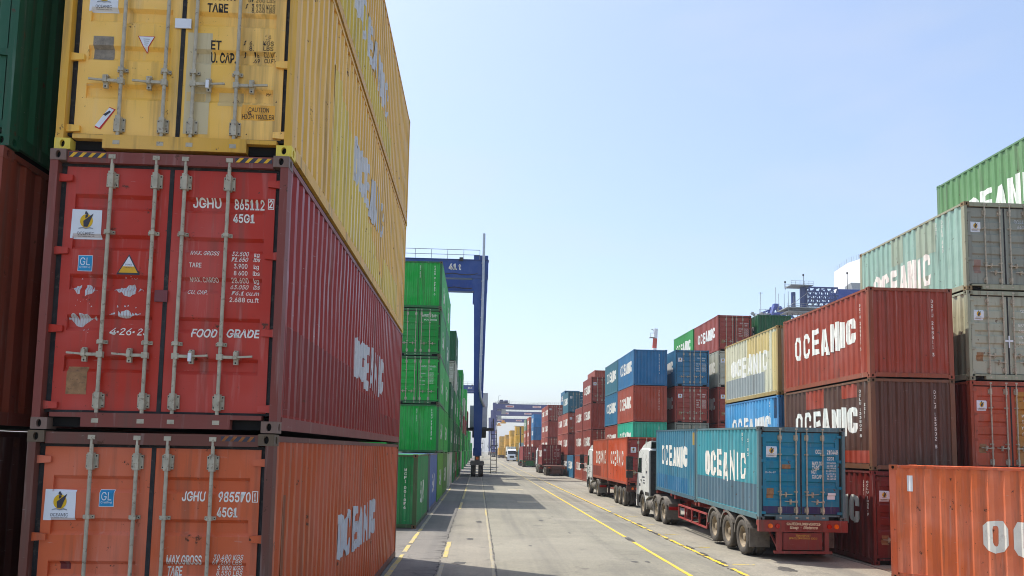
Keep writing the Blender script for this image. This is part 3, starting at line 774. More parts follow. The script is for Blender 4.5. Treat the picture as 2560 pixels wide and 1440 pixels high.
letter_door(Md, 1, [("JGHU", .217, 2.346, .292, .103), ("865112", .646, 2.339, .312, .107), ("2", 1.015, 2.357, .036, .088), ("45G1", .65, 2.189, .222, .098),
    ("MAX. GROSS", .233, 1.835, .29, .051), ("32.500", .655, 1.835, .172, .055), ("kg", .885, 1.820, .054, .06), ("71.650", .654, 1.776, .172, .046, 0, .3), ("lbs", .88, 1.778, .07, .047, 0, .3),
    ("TARE", .224, 1.704, .126, .05), ("3.900", .682, 1.704, .139, .051), ("kg", .885, 1.690, .054, .06), ("8 600", .685, 1.632, .14, .047), ("lbs", .88, 1.632, .07, .047),
    ("MAX. CARGO", .236, 1.556, .289, .047), ("28.600", .657, 1.556, .176, .05), ("kg", .885, 1.543, .054, .06), ("63.050", .647, 1.492, .185, .046, 0, .3), ("lbs", .88, 1.494, .07, .047, 0, .3),
    ("CU. CAP.", .223, 1.421, .203, .051), ("76.1 cu.m", .671, 1.421, .279, .051), ("2.688 cu.ft", .655, 1.349, .298, .051), ("FOOD", .284, .972, .259, .095), ("GRADE", .641, .976, .334, .096)],
    [white_p], extra=lambda b: outline(b, 1.003, 2.342, 1.066, 2.458))
letter_door(Md, -1, [("4", -.539, .976, .065, .079), ("26", -.44, .976, .12, .079), ("23", -.262, .976, .11, .079)], [white_p], extra=lambda b: (quad(b, -.468, 1.0, -.448, 1.02), quad(b, -.308, 1.0, -.288, 1.02)))
obj('line_sticker', sticker_door(-1.0, 1.974, .31, HC, L40), Md[-1])
def gl(b, x, z, w_, h_):
    quad(b, x-.006, z-.006, x+w_+.006, z+h_+.006, 0, 0); quad(b, x, z, x+w_, z+h_, 1, .002)
    text_mb(b, "GL", x+w_*.12, z+h_*.36, w_*.74, h_*.52, 0, .004, .0); text_mb(b, "Certified", x+w_*.1, z+h_*.17, w_*.8, h_*.13, 0, .004, .01)
b = MB(); gl(b, -.896, 1.637, .135, .156); obj('certificate_sticker', on_door(b, L40, HC, [stick_w, stick_b], 'certificate_sticker'), Md[-1])
b = MB(); x, z, ww, hh = -.499, 1.619, .218, .194
b.face([(x-.012, 0, z-.012), (x+ww+.012, 0, z-.012), (x+ww/2, 0, z+hh+.01)], 2); b.face([(x+.012, .002, z+.008), (x+ww-.012, .002, z+.008), (x+ww*.77, .002, z+.075), (x+ww*.23, .002, z+.075)], 1); b.face([(x+ww*.23, .002, z+.075), (x+ww*.77, .002, z+.075), (x+ww/2, .002, z+hh-.012)], 0)
text_mb(b, "SUPER", x+ww*.34, z+.085, ww*.32, .016, 2, .004, 0); text_mb(b, "HEAVY", x+ww*.34, z+.055, ww*.32, .016, 2, .004, 0)
obj('warning_sticker', on_door(b, L40, HC, [stick_w, yellow_p, stick_k], 'warning_sticker'), Md[-1])
def torn(x, z, w_, h_, seed):
    rnd = random.Random(seed); b = MB(); n = 11
    top = [(x+w_*i/n, z+h_*(.5+.5*(1-abs(2*i/n-1)))*rnd.uniform(.72, 1.0)) for i in range(n+1)]
    bot = [(x+w_*i/n, z+h_*(.5-.45*(1-abs(2*i/n-1)))*rnd.uniform(.8, 1.4)) for i in range(n+1)]
    for i in range(n):
        if rnd.random() < .90:
            a, c = bot[i], bot[i+1]; e, g = top[i+1], top[i]; mid = rnd.uniform(.35, .6)
            b.face([(a[0], 0, a[1]), (c[0]-.003, 0, c[1]), (e[0]-.003, 0, a[1]+(e[1]-a[1])*(1 if rnd.random() < .7 else mid)), (g[0], 0, g[1])])
    for _ in range(6):
        xx = x+w_*rnd.uniform(.15, .85); zz = z+h_*rnd.uniform(1.0, 1.25) if rnd.random() < .5 else z-h_*rnd.uniform(.0, .25); q = rnd.uniform(.006, .02)
        b.face([(xx, 0, zz), (xx+q, 0, zz+q*.3), (xx+q*.4, 0, zz+q)])
    return b
for i, q in enumerate(((-.961, 1.347, .277, .2), (-.523, 1.359, .306, .188), (-1.0, 1.035, .316, .215), (-.55, 1.142, .314, .112))):
    obj('torn_sticker', on_door(torn(*q, 11+i), L40, HC, [fade_p], 'torn_sticker'), Md[-1])
obj('data_plate', plate_door(-.938, .359, .203, .285, HC, L40), Md[-1])
def hazard(par, L, H, x0, w_, n, ma=yellow_p):
    b = MB(); y = -L/2+.0195; z0 = H-.078; h = .05; p = w_/n
    b.face([(x0, y, z0), (x0+w_, y, z0), (x0+w_, y, z0+h), (x0, y, z0+h)], 1)
    for i in range(n): b.face([(x0+p*i+.004, y-.002, z0), (x0+p*i+p*.45, y-.002, z0), (x0+p*i+p*.95, y-.002, z0+h), (x0+p*i+p*.5, y-.002, z0+h)], 0)
    obj('hazard_stripe', b.mesh('hazard_stripe', [ma, stick_k]), par)
hazard(M_, L40, HC, -1.04, .38, 4); hazard(M_, L40, HC, .66, .38, 4); hazard(B_, L40, HC, .68, .34, 4, make_plain("faded_hazard_yellow", lin(150, 92, 44), .7, 0, .4, 9))
letter_door(Bd, 1, [("JGHU", .303, 2.207, .231, .1), ("985570", .666, 2.204, .323, .105), ("1", 1.024, 2.218, .018, .085), ("45G1", .658, 2.052, .207, .1), ("MAX.GROSS", .181, 1.573, .351, .099, 0, .12),
    ("30.480 KGS", .648, 1.63, .297, .052, 0, .2), ("67.200 LBS", .634, 1.578, .298, .048, 0, .2), ("TARE", .187, 1.463, .149, .094, 0, .12), ("3 880 KGS", .677, 1.52, .262, .047, 0, .2), ("8.550 LBS", .672, 1.468, .261, .048, 0, .2)],
    [white_p], extra=lambda b: outline(b, 1.003, 2.205, 1.062, 2.318))
obj('line_sticker', sticker_door(-1.05, 1.999, .31, HC, L40), Bd[-1])
b = MB(); gl(b, -.508, 2.146, .135, .16); obj('certificate_sticker', on_door(b, L40, HC, [stick_w, stick_b], 'certificate_sticker'), Bd[-1])
b = MB(); quad(b, -.865, 1.518, -.764, 1.596); obj('repaint_patch', on_door(b, L40, HC, [paint], 'repaint_patch'), Bd[-1], lin(104, 26, 30))
# yellow door: black writing over repaired patches
b = MB(); quad(b, .052, .24, .31, 1.36, 0, -.002); obj('repaint_patch', on_door(b, L40, HC, [paint], 'repaint_patch'), Yd[1], lin(206, 190, 150))
b = MB(); quad(b, .40, .56, .66, .72, 0, -.001); quad(b, .07, .60, .26, .70, 0, -.001); obj('repaint_patch', on_door(b, L40, HC, [paint], 'repaint_patch'), Yd[1], lin(212, 182, 116))
b = MB(); quad(b, .652, .412, 1.005, .58, 0, -.0015); obj('repaint_patch', on_door(b, L40, HC, [paint], 'repaint_patch'), Yd[1], lin(236, 170, 44))
letter_door(Yd, 1, [("TARE", .237, 1.599, .22, .099), ("M.G.W.", .23, 1.735, .301, .099), ("67.200 LBS", .668, 1.727, .286, .05), ("3.930 KGS", .706, 1.657, .251, .054), ("8,660 LBS", .708, 1.602, .247, .055),
    ("ET", .297, 1.179, .11, .103), ("U. CAP.", .292, 1.05, .265, .111), ("6.", .704, 1.242, .043, .049), ("KGS", .848, 1.248, .111, .049), ("8.", .703, 1.183, .047, .05), ("LBS", .851, 1.19, .106, .049),
    ("76.", .753, 1.123, .059, .049), ("CU.MT.", .854, 1.127, .14, .049), (".69", .738, 1.064, .072, .049), ("CU.FT.", .857, 1.069, .131, .049), ("CAUTION", .727, .503, .215, .052), ("HIGH TRAILER", .664, .426, .336, .05)],
    [black_p], extra=lambda b: [text_mb(b, "{", .64, zz, .028, .105) for zz in (1.19, 1.065, 1.605)])
obj('line_sticker', sticker_door(-1.0, 1.556, .30, HC, L40), Yd[-1])
obj('data_plate', plate_door(-.933, 1.025, .212, .253, HC, L40, grey_p), Yd[-1])
b = MB(); x, z, ww, hh = -.468, 1.129, .171, .165
b.face([(x-.006, 0, z+hh+.004), (x+ww/2, 0, z-.01), (x+ww+.006, 0, z+hh+.004)], 1); b.face([(x+.006, .002, z+hh-.002), (x+ww/2, .002, z+.006), (x+ww-.006, .002, z+hh-.002)], 0)
for i in range(4): quad(b, x+ww*.5-.03+.004*i, z+hh*.80-.022*i, x+ww*.5+.035-.006*i, z+hh*.83-.022*i, 2, .003)
obj('warning_sticker', on_door(b, L40, HC, [stick_w, stick_r, stick_k], 'warning_sticker'), Yd[-1])
b = MB(); b.face([(-.862, 0, .275), (-.80, 0, .252), (-.655, 0, .475), (-.72, 0, .50)], 1); b.face([(-.858, .002, .292), (-.812, .002, .268), (-.672, .002, .47), (-.722, .002, .492)], 0)
b.face([(-.78, .004, .415), (-.755, .004, .40), (-.70, .004, .445), (-.715, .004, .46)], 2)
obj('torn_sticker', on_door(b, L40, HC, [stick_w, stick_r, stick_k], 'torn_sticker'), Yd[-1])
b = MB(); b.box(-.085, .085, -L40/2+.055, -L40/2+.072, 1.395, 1.50); obj('seal_plate', b.mesh('seal_plate', [stick_w]), Y_)
b = MB(); b.box(-.10, .03, -L40/2+.052, -L40/2+.073, 1.33, 1.45); obj('seal_plate', b.mesh('seal_plate', [frame_paint]), M_, lin(120, 60, 64))
dress(Td, 5, HC, L40, "OCLU")
def seal(par, L, H, x, col=stick_w):
    b = MB(); b.box(x-.016, x+.016, -L/2-.012, -L/2+.004, .265*H-.055, .265*H+.03); obj('bolt_seal', b.mesh('bolt_seal', [col]), par)
seal(Md[1], L40, HC, .31); seal(Yd[1], L40, HC, .31)

# ---------------- the column beside it, mostly hidden
G2 = "containers of the shaded column beside the near stack"
XL = -4.93-W
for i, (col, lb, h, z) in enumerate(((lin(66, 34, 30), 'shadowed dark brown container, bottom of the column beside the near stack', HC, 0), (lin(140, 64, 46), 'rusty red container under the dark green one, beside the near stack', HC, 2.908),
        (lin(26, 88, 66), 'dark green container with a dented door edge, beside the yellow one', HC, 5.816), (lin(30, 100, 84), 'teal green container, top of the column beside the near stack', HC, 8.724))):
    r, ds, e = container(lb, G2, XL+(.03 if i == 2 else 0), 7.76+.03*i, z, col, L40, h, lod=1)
    if i >= 2: obj('lettering', std_door(40+i, HC, L40, "MCFI"), ds[1])

# ---------------- the green rows beyond it
G3 = "green containers stacked beyond the near stack"
gr = lin(4, 168, 62); gr2 = lin(0, 146, 56); gro = lin(86, 160, 52)
eva = lambda s, L=L20: [(word_side('EVA', L, -.9, .95, .78, 1.62, s), 'lettering', None)]
def endlab(e, s, x=.72, z=2.2, L=L20, H=HS, ch=.10, cw=.055): obj('lettering', cached(('el', s, x, z), lambda: end_text(s, L, H, x, z, ch, cw)), e)
XG = -2.12-W
r, ds, e = container('dull green container on the ground with MCFI 001674 down its end', G3, XG, 27.1, 0, lin(30, 136, 80), end='blank', f=lin(70, 96, 66), k=lin(110, 84, 62), back=[(word_side('EVA', L20, -1.2, .6, .75, 1.55, 21), 'lettering', None)])
endlab(e, 'MCFI 001674', .80, 2.1, ch=.105, cw=.085)
container('faded blue container on the ground between green ones', G3, XG, 34.2, 0, lin(78, 112, 176), end='blank', f=lin(110, 110, 130), back=eva(22))
container('olive green container on the ground under the front of the five-high green block', G3, XG, 40.9, 0, gro, end='blank', back=eva(23))
container('olive green container on the ground under the rear of the five-high green block', G3, XG, 47.1, 0, lin(70, 130, 56), end='blank', back=eva(24))
names = ('second', 'third', 'fourth', 'top')
for lv in range(4):
    z = HS*(lv+1)+.01*lv
    en = ('blank', 'door', 'door', 'blank')[lv]; col = (gr, gr, gr2, gr)[lv]
    lab = ('bright green container with a blank ribbed end on the second level of the five-high block', 'bright green container with doors numbered 230542 on the third level of the five-high block',
           'darker green container marked MERIDIAN on the fourth level of the five-high block', 'bright green container with a blank ribbed end topping the five-high block')[lv]
    r, ds, e = container(lab, G3, XG-.01*lv, 40.85, z, col, end=en, f=lin(44, 110, 66), k=lin(96, 92, 72), back=eva(25+lv))
    if en == 'blank':
        endlab(e, ('GAOU 792932 0', '', '', 'GAOU 219785 0')[lv], .82, 2.35, ch=.105, cw=.075); endlab(e, 'EMC 2932', .02, 2.35, ch=.07, cw=.055)
    elif lv == 1:
        b = MB(); text_mb(b, "GAOU", .2, 1.99, .26, .10); text_mb(b, "230542 1", .56, 1.99, .44, .10); text_mb(b, "22G1", .58, 1.84, .2, .09)
        for i, t in enumerate(("MAX. GROSS", "TARE", "MAX. CARGO", "CU. CAP.")): text_mb(b, t, .12, 1.62-.2*i, .3 if len(t) > 5 else .14, .06)
        num_block(b, .56, 1.66, 8, 5, 0, .055, .3); obj('lettering', on_door(b, L20, HS, [white_p]), ds[1])
    else:
        b = MB(); text_mb(b, "MERIDIAN", .16, 2.12, .82, .15); text_mb(b, "MCFI   002624", .28, 1.93, .7, .09); obj('lettering', on_door(b, L20, HS, [white_p]), ds[1])
    container('%s container behind the front one on the %s level of the five-high green block' % (('green', 'green', 'patchy green', 'green')[lv], names[lv]), G3, XG-.01*lv, 47.1, z, (gr, gr, lin(40, 128, 84), gr)[lv], end='blank', back=eva(33+lv))
# rows in front of which the block stands: fill towards the hidden columns behind it (seen from the side only)
lw = ('bottom', 'second', 'third', 'fourth', 'top')
def stack(where, group, X, y, cols, lod=0, ends=None, z0=0.0, L=L20, hi=0, sides=None, backs=None, names_=None):
    for lv, col in enumerate(cols):
        if col is None: continue
        nm, cc = col
        word = 'single' if len(cols) == 1 else lw[min(lv, 3)] if lv < len(cols)-1 else 'top'
        lb = '%s container, %s of %s' % (nm, word, where)
        en = ends[lv] if ends else ('door' if (lv+int(y)) % 2 else 'blank')
        r = container(lb, group, X+random.uniform(-.02, .02), y+random.uniform(-.04, .04), z0+HS*lv+.008*lv, cc, L, HS, end=en, lod=lod, side=sides[lv] if sides else None, back=backs[lv] if backs else None)
        if lod and en == 'door': dress(r[1], int(y)*7+lv, code="OCLU" if X > 0 else "GAOU", sticker=X > 0)
g_ = ('green', gr); gd = ('dark green', lin(20, 92, 56)); gw = ('pale grey', lin(176, 176, 170)); gb = ('rust brown', lin(110, 60, 48)); gm = ('mid green', lin(26, 120, 62)); grd = ('dull red', lin(128, 56, 52))
ev4 = lambda s: [eva(60+s+i) for i in range(5)]
stack('the block topped dark green past the five-high one', G3, XG+.02, 56.5, [('white', lin(196, 194, 186)), gm, gd], 1, ['blank']*3, backs=ev4(0))
stack('the dark-topped five-high column past the bright green block', G3, XG+.03, 65.0, [gm, gd, gm, gw, gd], 1, ['blank', 'blank', 'blank', 'door', 'blank'], backs=ev4(5))
stack('the rear half of the dark-topped column', G3, XG+.03, 71.2, [gb, gm, g_, gm], 0, backs=ev4(8))
stack('the four-high green column short of the crane leg', G3, XG+.04, 79.0, [g_, gm, g_, gm], 0, backs=ev4(10))
stack('the rear half of the green column by the crane leg', G3, XG+.03, 85.3, [gm, g_, gb], 0, backs=ev4(12))
stack('the five-high green column past the crane leg', G3, XG-.05, 97, [gw, g_, gm, g_, g_], 0, backs=ev4(14))
stack('the mixed column two past the crane leg', G3, XG, 112, [g_, gm, grd, gw], 0)
stack('the green five-high column under the second crane', G3, XG, 128, [gm, g_, grd, g_, g_], 0)
stack('the red-topped column three past the crane leg', G3, XG, 150, [g_, g_, gm, grd], 0)
stack('the low green column before the second crane', G3, XG, 172, [gm, g_, g_], 0)
stack('the green column level with the second crane', G3, XG, 205, [g_, gm, g_], 0)
stack('the green column beyond the second crane', G3, XG, 262, [gm, g_], 0)
stack('the second row hidden behind the five-high green block', G3, XG-2.75, 40.8, [gm, g_, gd, g_, gm], 0, ['blank', 'blank', 'door', 'door', 'blank'])

# ---------------- rows beside the truck lane
Z0 = -0.18
XR = 10.96
G4 = "containers of the front row beside the truck lane"
mar = ('maroon', lin(150, 62, 52)); red = ('brick red', lin(166, 74, 56)); brn = ('brown', lin(92, 58, 50)); blu = ('blue', lin(42, 112, 160)); teal = ('teal blue', lin(52, 112, 140)); dbl = ('dark blue', lin(38, 112, 172))
tq = ('turquoise', lin(40, 176, 156)); wht = ('cream', lin(196, 186, 156)); gry = ('grey', lin(136, 142, 140)); dgn = ('dark green', lin(34, 92, 62)); org = ('orange red', lin(184, 84, 54)); yel = ('yellow', lin(226, 172, 28))
lt = lambda: [oce(random.randint(1, 4))]
# near pile R1
r, ds, e = container('dark maroon container on the ground, bottom of the three-high pile behind the truck', G4, XR, 20.83, Z0, lin(112, 34, 32), end='door', f=lin(104, 32, 30), side=[oce(1), side_text(L20, [("OCLU 103517", -2.3+5.0, 2.3, .07, .05), ("22G1", 2.45, 2.3, .08, .05)])])
dress(ds, 301); 
r, ds, e = container('dark brown container numbered 133802 with red patches on its side, middle of the three-high pile', G4, XR, 20.83, Z0+HS+.01, lin(88, 58, 52), end='blank', f=lin(112, 74, 56), k=lin(96, 70, 50),
    side=[oce(2), patch(L20, [(-2.9, .2, 2.85, .55), (-1.2, 1.9, .1, 2.5), (1.3, 2.1, 2.2, 2.5)], lin(160, 62, 46)), side_text(L20, [("OCLU 133802 8", 2.38, 2.3, .085, .055), ("22G1", 2.66, 1.9, .085, .055)])])
endlab(e, 'OCLU 133802 8', .66, 2.28, ch=.105, cw=.07)
r, ds, e = container('brick red container numbered 248811 with blank end, top of the three-high pile', G4, XR, 20.83, Z0+2*(HS+.01), lin(152, 62, 46), end='blank', f=lin(140, 70, 48), k=lin(140, 74, 56),
    side=[oce(3), side_text(L20, [("DRYU 248811 3", 2.45, 2.2, .085, .055)])])
endlab(e, 'DRYU 248811 3', .66, 2.28, ch=.105, cw=.07)
# pile R2
container('maroon container on the ground behind the trucks, under the sky blue one', G4, XR+.03, 27.5, Z0, lin(120, 48, 46), end='blank', side=[oce(4)])
container('sky blue container under the cream one, behind the two trucks', G4, XR+.03, 27.5, Z0+HS+.01, lin(74, 152, 216), end='blank', f=lin(60, 120, 180), side=[oce(1), side_text(L20, [("OCI 2195 26", 2.1, 2.4, .09, .06)]), patch(L20, [(2.55, 1.75, 2.86, 2.5)], lin(40, 70, 110))])
container('cream and grey container with rusty frame on top of the sky blue one', G4, XR+.03, 27.5, Z0+2*(HS+.01), lin(202, 198, 182), end='blank', f=lin(160, 136, 92), k=lin(150, 116, 70),
    side=[oce(2, -2.2, 2.0), patch(L20, [(-2.85, .2, 1.7, 1.0)], lin(150, 156, 166)), patch(L20, [(-.2, 1.75, 2.1, 2.5), (2.4, .2, 2.8, 2.4)], lin(206, 184, 132)), side_text(L20, [("OCLU 217", 2.25, 2.3, .09, .06)])])
# R3: the four-high pile beyond the gap
def pile(where, X, y, items, group=G4, L=L20, z0=Z0, lod=1):
    """items from the ground up: (colour, end, side?)"""
    for lv, it in enumerate(items):
        if it is None: continue
        (nm, cc), en = it[0], it[1]
        word = lw[min(lv, 3)] if lv < len(items)-1 else 'top'
        ends_ = '' if not lod else ' with doors' if en == 'door' else ' with blank end'
        r = container(where if len(items) == 1 else '%s container%s, %s of %s' % (nm, ends_, word, where), group, X+random.uniform(-.02, .02), y+random.uniform(-.03, .03), z0+lv*(HS+.006), cc, L, HS, end=en, lod=lod,
                      side=[oce(1+(lv+int(y)) % 4)]+(it[2] if len(it) > 2 else []))
        if lod and en == 'door': dress(r[1], int(y)*5+lv, sticker=(lv % 3 != 1), plate=lv % 2 == 0)
        elif lod: endlab(r[2], ('OCLU 217309 4', 'OCLU 114862 0', 'OCLU 259318 7')[lv % 3], .66, 2.28, ch=.09, cw=.06)
bluep = [patch(L20, [(-2.0, .2, -.6, .8)], lin(60, 120, 170))]
pile('the four-high front pile past the gap', XR, 53.7, [(red, 'blank'), (tq, 'blank'), (red, 'blank'), (dbl, 'blank')])
pile('the rear four-high pile past the gap', XR, 59.9, [(mar, 'blank'), (mar, 'blank'), (blu, 'blank'), (teal, 'blank')])
pile('the second-row pile past the gap', 13.93, 53.5, [(gry, 'door'), (gry, 'door'), (mar, 'door'), (blu, 'door')])
pile('the third-row pile past the gap', 17.0, 53.4, [(mar, 'door'), (mar, 'door'), (mar, 'door'), (gw, 'door'), (mar, 'door')])
pile('the rear of the third-row pile past the gap', 17.0, 59.7, [(mar, 'blank'), (blu, 'blank'), (mar, 'blank'), (red, 'blank'), (('bright green', lin(40, 150, 70)), 'blank')], lod=0)
pile('the fourth-row pile past the gap', 19.75, 52.9, [(mar, 'blank'), (blu, 'blank'), (red, 'blank'), (gry, 'blank'), (dgn, 'blank')], lod=0)
# R4 and further along the lane
pile('the four-high all-red pile', XR, 74.1, [(mar, 'blank'), (mar, 'door'), (mar, 'blank'), (mar, 'door')])
pile('the rear half of the all-red pile', XR, 80.3, [(red, 'blank'), (mar, 'blank'), (mar, 'blank')], lod=0)
pile('the five-high second-row column behind the all-red pile', 14.0, 92, [(mar, 'blank'), (red, 'door'), (mar, 'blank'), (red, 'door'), (red, 'blank')], lod=0)
pile('blue container standing alone in front of the blue-topped pile', XR-.15, 83.8-.0+3.0, [(blu, 'blank')])
pile('the blue-topped pile', XR, 93.2, [(brn, 'blank'), (mar, 'blank'), (red, 'door'), (teal, 'door')])
pile('the rear half of the blue-topped pile', XR, 99.4, [(brn, 'blank'), (red, 'blank'), (mar, 'blank')], lod=0)
pile('the second-row column behind the blue-topped pile', 14.0, 97, [(mar, 'blank'), (gry, 'blank'), (mar, 'blank'), (dgn, 'blank')], lod=0)
pile('the maroon pile behind the flatbed truck', XR, 120.5, [(wht, 'door'), (mar, 'door'), (mar, 'blank'), (mar, 'door')])
pile('the rear half of the maroon pile', XR, 126.7, [(gw, 'door'), (red, 'blank'), (red, 'blank'), (red, 'blank')], lod=0)
pile('the second-row column behind the maroon pile', 14.0, 124, [(red, 'door'), (mar, 'door'), (gry, 'blank'), (gry, 'door'), (blu, 'door')], lod=0)
pile('the bright blue-topped pile', XR, 152.5, [(mar, 'door'), (red, 'blank'), (dbl, 'blank'), (('bright blue', lin(40, 126, 196)), 'blank')], lod=0)
pile('the orange and green pile', XR, 166, [(wht, 'door'), (red, 'blank'), (red, 'blank'), (org, 'blank')], lod=0)
pile('the grey-green topped pile', XR, 178, [(wht, 'blank'), (org, 'blank'), (org, 'blank'), (('pale green', lin(120, 150, 128)), 'blank')], lod=0)
pile('the pale low pile before the yellow block', XR, 200, [(gw, 'door'), (('pale blue', lin(150, 176, 196)), 'blank')], lod=0)
GY = "yellow containers at the far end of the lane"
for k, (X, y, n) in enumerate(((XR, 226, 4), (XR+2.7, 226.5, 4), (XR-.1, 252, 3), (XR+.6, 276, 4), (XR, 310, 3), (XR+1.5, 352, 4), (XR, 392, 4))):
    stack(('the near end of the yellow block', 'the inner row of the yellow block', 'the second yellow pile', 'the third, taller yellow pile', 'the fourth yellow pile', 'the fifth yellow pile', 'the sixth yellow pile')[k], GY, X, y, [yel]*n, 0, z0=Z0, L=L40 if k > 2 else L20)
# the second and third rows beside the near pile
XO = 13.86
G5 = "containers of the second row above the front pile"
container('maroon container on the ground in the second row, under the orange doors', G5, XO, 20.86, Z0, lin(120, 50, 46), end='door', lod=0)
r, ds, e = container('orange red container with a mustard door strip, under the two grey ones', G5, XO, 20.86, Z0+HS, lin(110, 36, 30), end='door', f=lin(150, 66, 44), d=lin(176, 74, 46)); dress(ds, 77)
b = MB(); quad(b, .14, .25, .40, 2.3, 0, -.002); obj('repaint_patch', on_door(b, L20, HS, [paint], 'repaint_patch'), ds[1], lin(176, 120, 44))
r, ds, e = container('grey container with a cream and grey side, below the pale teal one', G5, XO, 20.86, Z0+2*HS+.01, lin(184, 184, 166), end='door', f=lin(150, 154, 142), d=lin(166, 168, 160), k=lin(130, 130, 116), lock=1,
    side=[patch(L20, [(-2.85, .2, 2.85, 1.35)], lin(112, 120, 112))]); dress(ds, 78)
b = MB(); quad(b, -.02, .95, .02, 1.3, 0, .03); quad(b, -.13, 1.12, -.022, 1.18, 0, .03); quad(b, .022, 1.12, .12, 1.18, 0, .03); obj('tape', on_door(b, L20, HS, [stick_w], 'tape'), ds[1])
r, ds, e = container('pale teal and grey container with big OCEANIC lettering, fourth level above the red pile', G5, XO, 20.86, Z0+3*HS+.02, lin(142, 178, 176), end='door', f=lin(150, 152, 138), d=lin(140, 142, 140), k=lin(132, 112, 84), lock=1,
    side=[oce(4, -2.1, 1.3, .55, 1.5, None, L20), patch(L20, [(-1.7, .2, 1.15, .85), (-.9, 1.6, -.2, 2.5), (.5, 1.5, 1.6, 2.5)], lin(150, 168, 158)), side_text(L20, [("OCLU 640", 1.95, 2.35, .10, .07), ("22G1", 1.65, 2.35, .10, .06)])])
b = MB(); text_mb(b, "OCLU 64", .33, 2.0, .42, .11); text_mb(b, "640712", .4, 1.84, .4, .1); obj('lettering', on_door(b, L20, HS, [fade_p]), ds[1])
obj('line_sticker', sticker_door(-1.0, 1.72, .3), ds[-1]); obj('data_plate', plate_door(-.93, .5, .2, .4, HS, L20, make_plain("pinkish_plate", lin(140, 112, 100), .7)), ds[-1])
for lv in range(4): container('%s container in the third row, %s level under the green one' % (('maroon', 'blue', 'red', 'grey')[lv], lw[lv]), G5, 16.75, 20.7, Z0+lv*(HS+.01), (mar[1], blu[1], red[1], gry[1])[lv], end='door', lod=0)
container('green container with OCEANIC lettering at the very top, above the pale teal one', G5, 16.75, 20.7, Z0+4*(HS+.01), lin(100, 140, 98), end='door', f=lin(96, 130, 104), side=[oce(3, -2.0, 2.3, .55, 1.5)])
# the crosswise container at the edge of the lane
r, ds, e = container('orange red container lying crosswise on the ground, beside the truck tail', "containers set down crosswise", 0, 0, 0, lin(216, 108, 66), H=2.75, end='blank', f=lin(200, 92, 58), k=lin(176, 90, 56),
    back=[oce(2, -.05, 4.6-.05, .55, 1.27), patch(L20, [(1.6, 2.15, 2.7, 2.55)], lin(170, 92, 68))])
QA = R(41); ux, uy = math.cos(QA), -math.sin(QA)
r.location = (10.07+ux*L20/2-uy*HW, 18.36+uy*L20/2+ux*HW, -.14); r.rotation_euler = (0, 0, PI/2-QA)
for o in [o for o in r.children if o.name.startswith('side_panel')]:
    for q in list(o.children): bpy.data.objects.remove(q)
# its long face towards the camera is the local -x panel when turned a quarter
west = [o for o in r.children if o.name.startswith('side_panel')][1]
obj('lettering', cached(('q1',), lambda: on_side(word_mb(MB(), 'OCEANIC', 1.93-L20/2, 5.6-L20/2, .80, 1.56, 6), L20, [white_p])), west)
b = MB(); quad(b, .39-L20/2, 2.12, .52-L20/2, 2.5); b2 = MB(); quad(b2, -2.60, 2.0, -2.5, 2.3)
obj('line_sticker', on_side(b, L20, [stick_w], 'line_sticker'), west)
obj('repaint_patch', patch(L20, [(1.4, 2.2, 2.8, 2.6)], None)[0], west, lin(168, 92, 70))

# ------------------------------------------------------------------ vehicles
def wheel(par, x, y, r=.51, wd=.28, side=-1, hub=True, drum=False, z=None):
    """side = the way its outer face looks"""
    z = r if z is None else z
    def ty():
        b = MB(); h = wd/2
        b.lathe_x([(-h*.55, r*.60), (-h*.9, r*.66), (-h, r*.80), (-h*.92, r*.93), (-h*.72, r*.985), (-h*.30, r*.99), (-h*.26, r*.965), (h*.26, r*.965), (h*.30, r*.99), (h*.72, r*.985), (h*.92, r*.93), (h, r*.80), (h*.9, r*.66), (h*.55, r*.60)], 0, 0, 0, 28)
        return b.mesh('tyre', [tyre_m], smooth=True, fix=True)
    def rm():
        b = MB(); h = wd/2
        b.lathe_x([(h*.70, r*.61), (h*.62, r*.56), (h*.1, r*.50), (-h*.35, r*.46), (-h*.35, r*.26), (h*.05, r*.22), (h*.45, r*.20), (h*.55, r*.12), (h*.55, .001)], 0, 0, 0, 20)
        b.lathe_x([(-h*.5, r*.6), (-h*.5, .001)], 0, 0, 0, 20, 1)
        for i in range(10):
            t = 2*PI*i/10; b.box(-h*.36, -h*.22, r*.36*math.cos(t)-.014, r*.36*math.cos(t)+.014, r*.36*math.sin(t)-.014, r*.36*math.sin(t)+.014, 1)
        return b.mesh('rim', [rim_m, dark_steel], smooth=True, fix=True)
    wl = obj('wheel', None, par, None, (x, y, z)); wl.empty_display_size = .1
    t = obj('tyre', cached(('ty', r, wd), ty), wl); m = obj('rim', cached(('rm', r, wd), rm), wl)
    if side < 0: t.rotation_euler = (0, 0, PI); m.rotation_euler = (0, 0, PI)
    return wl
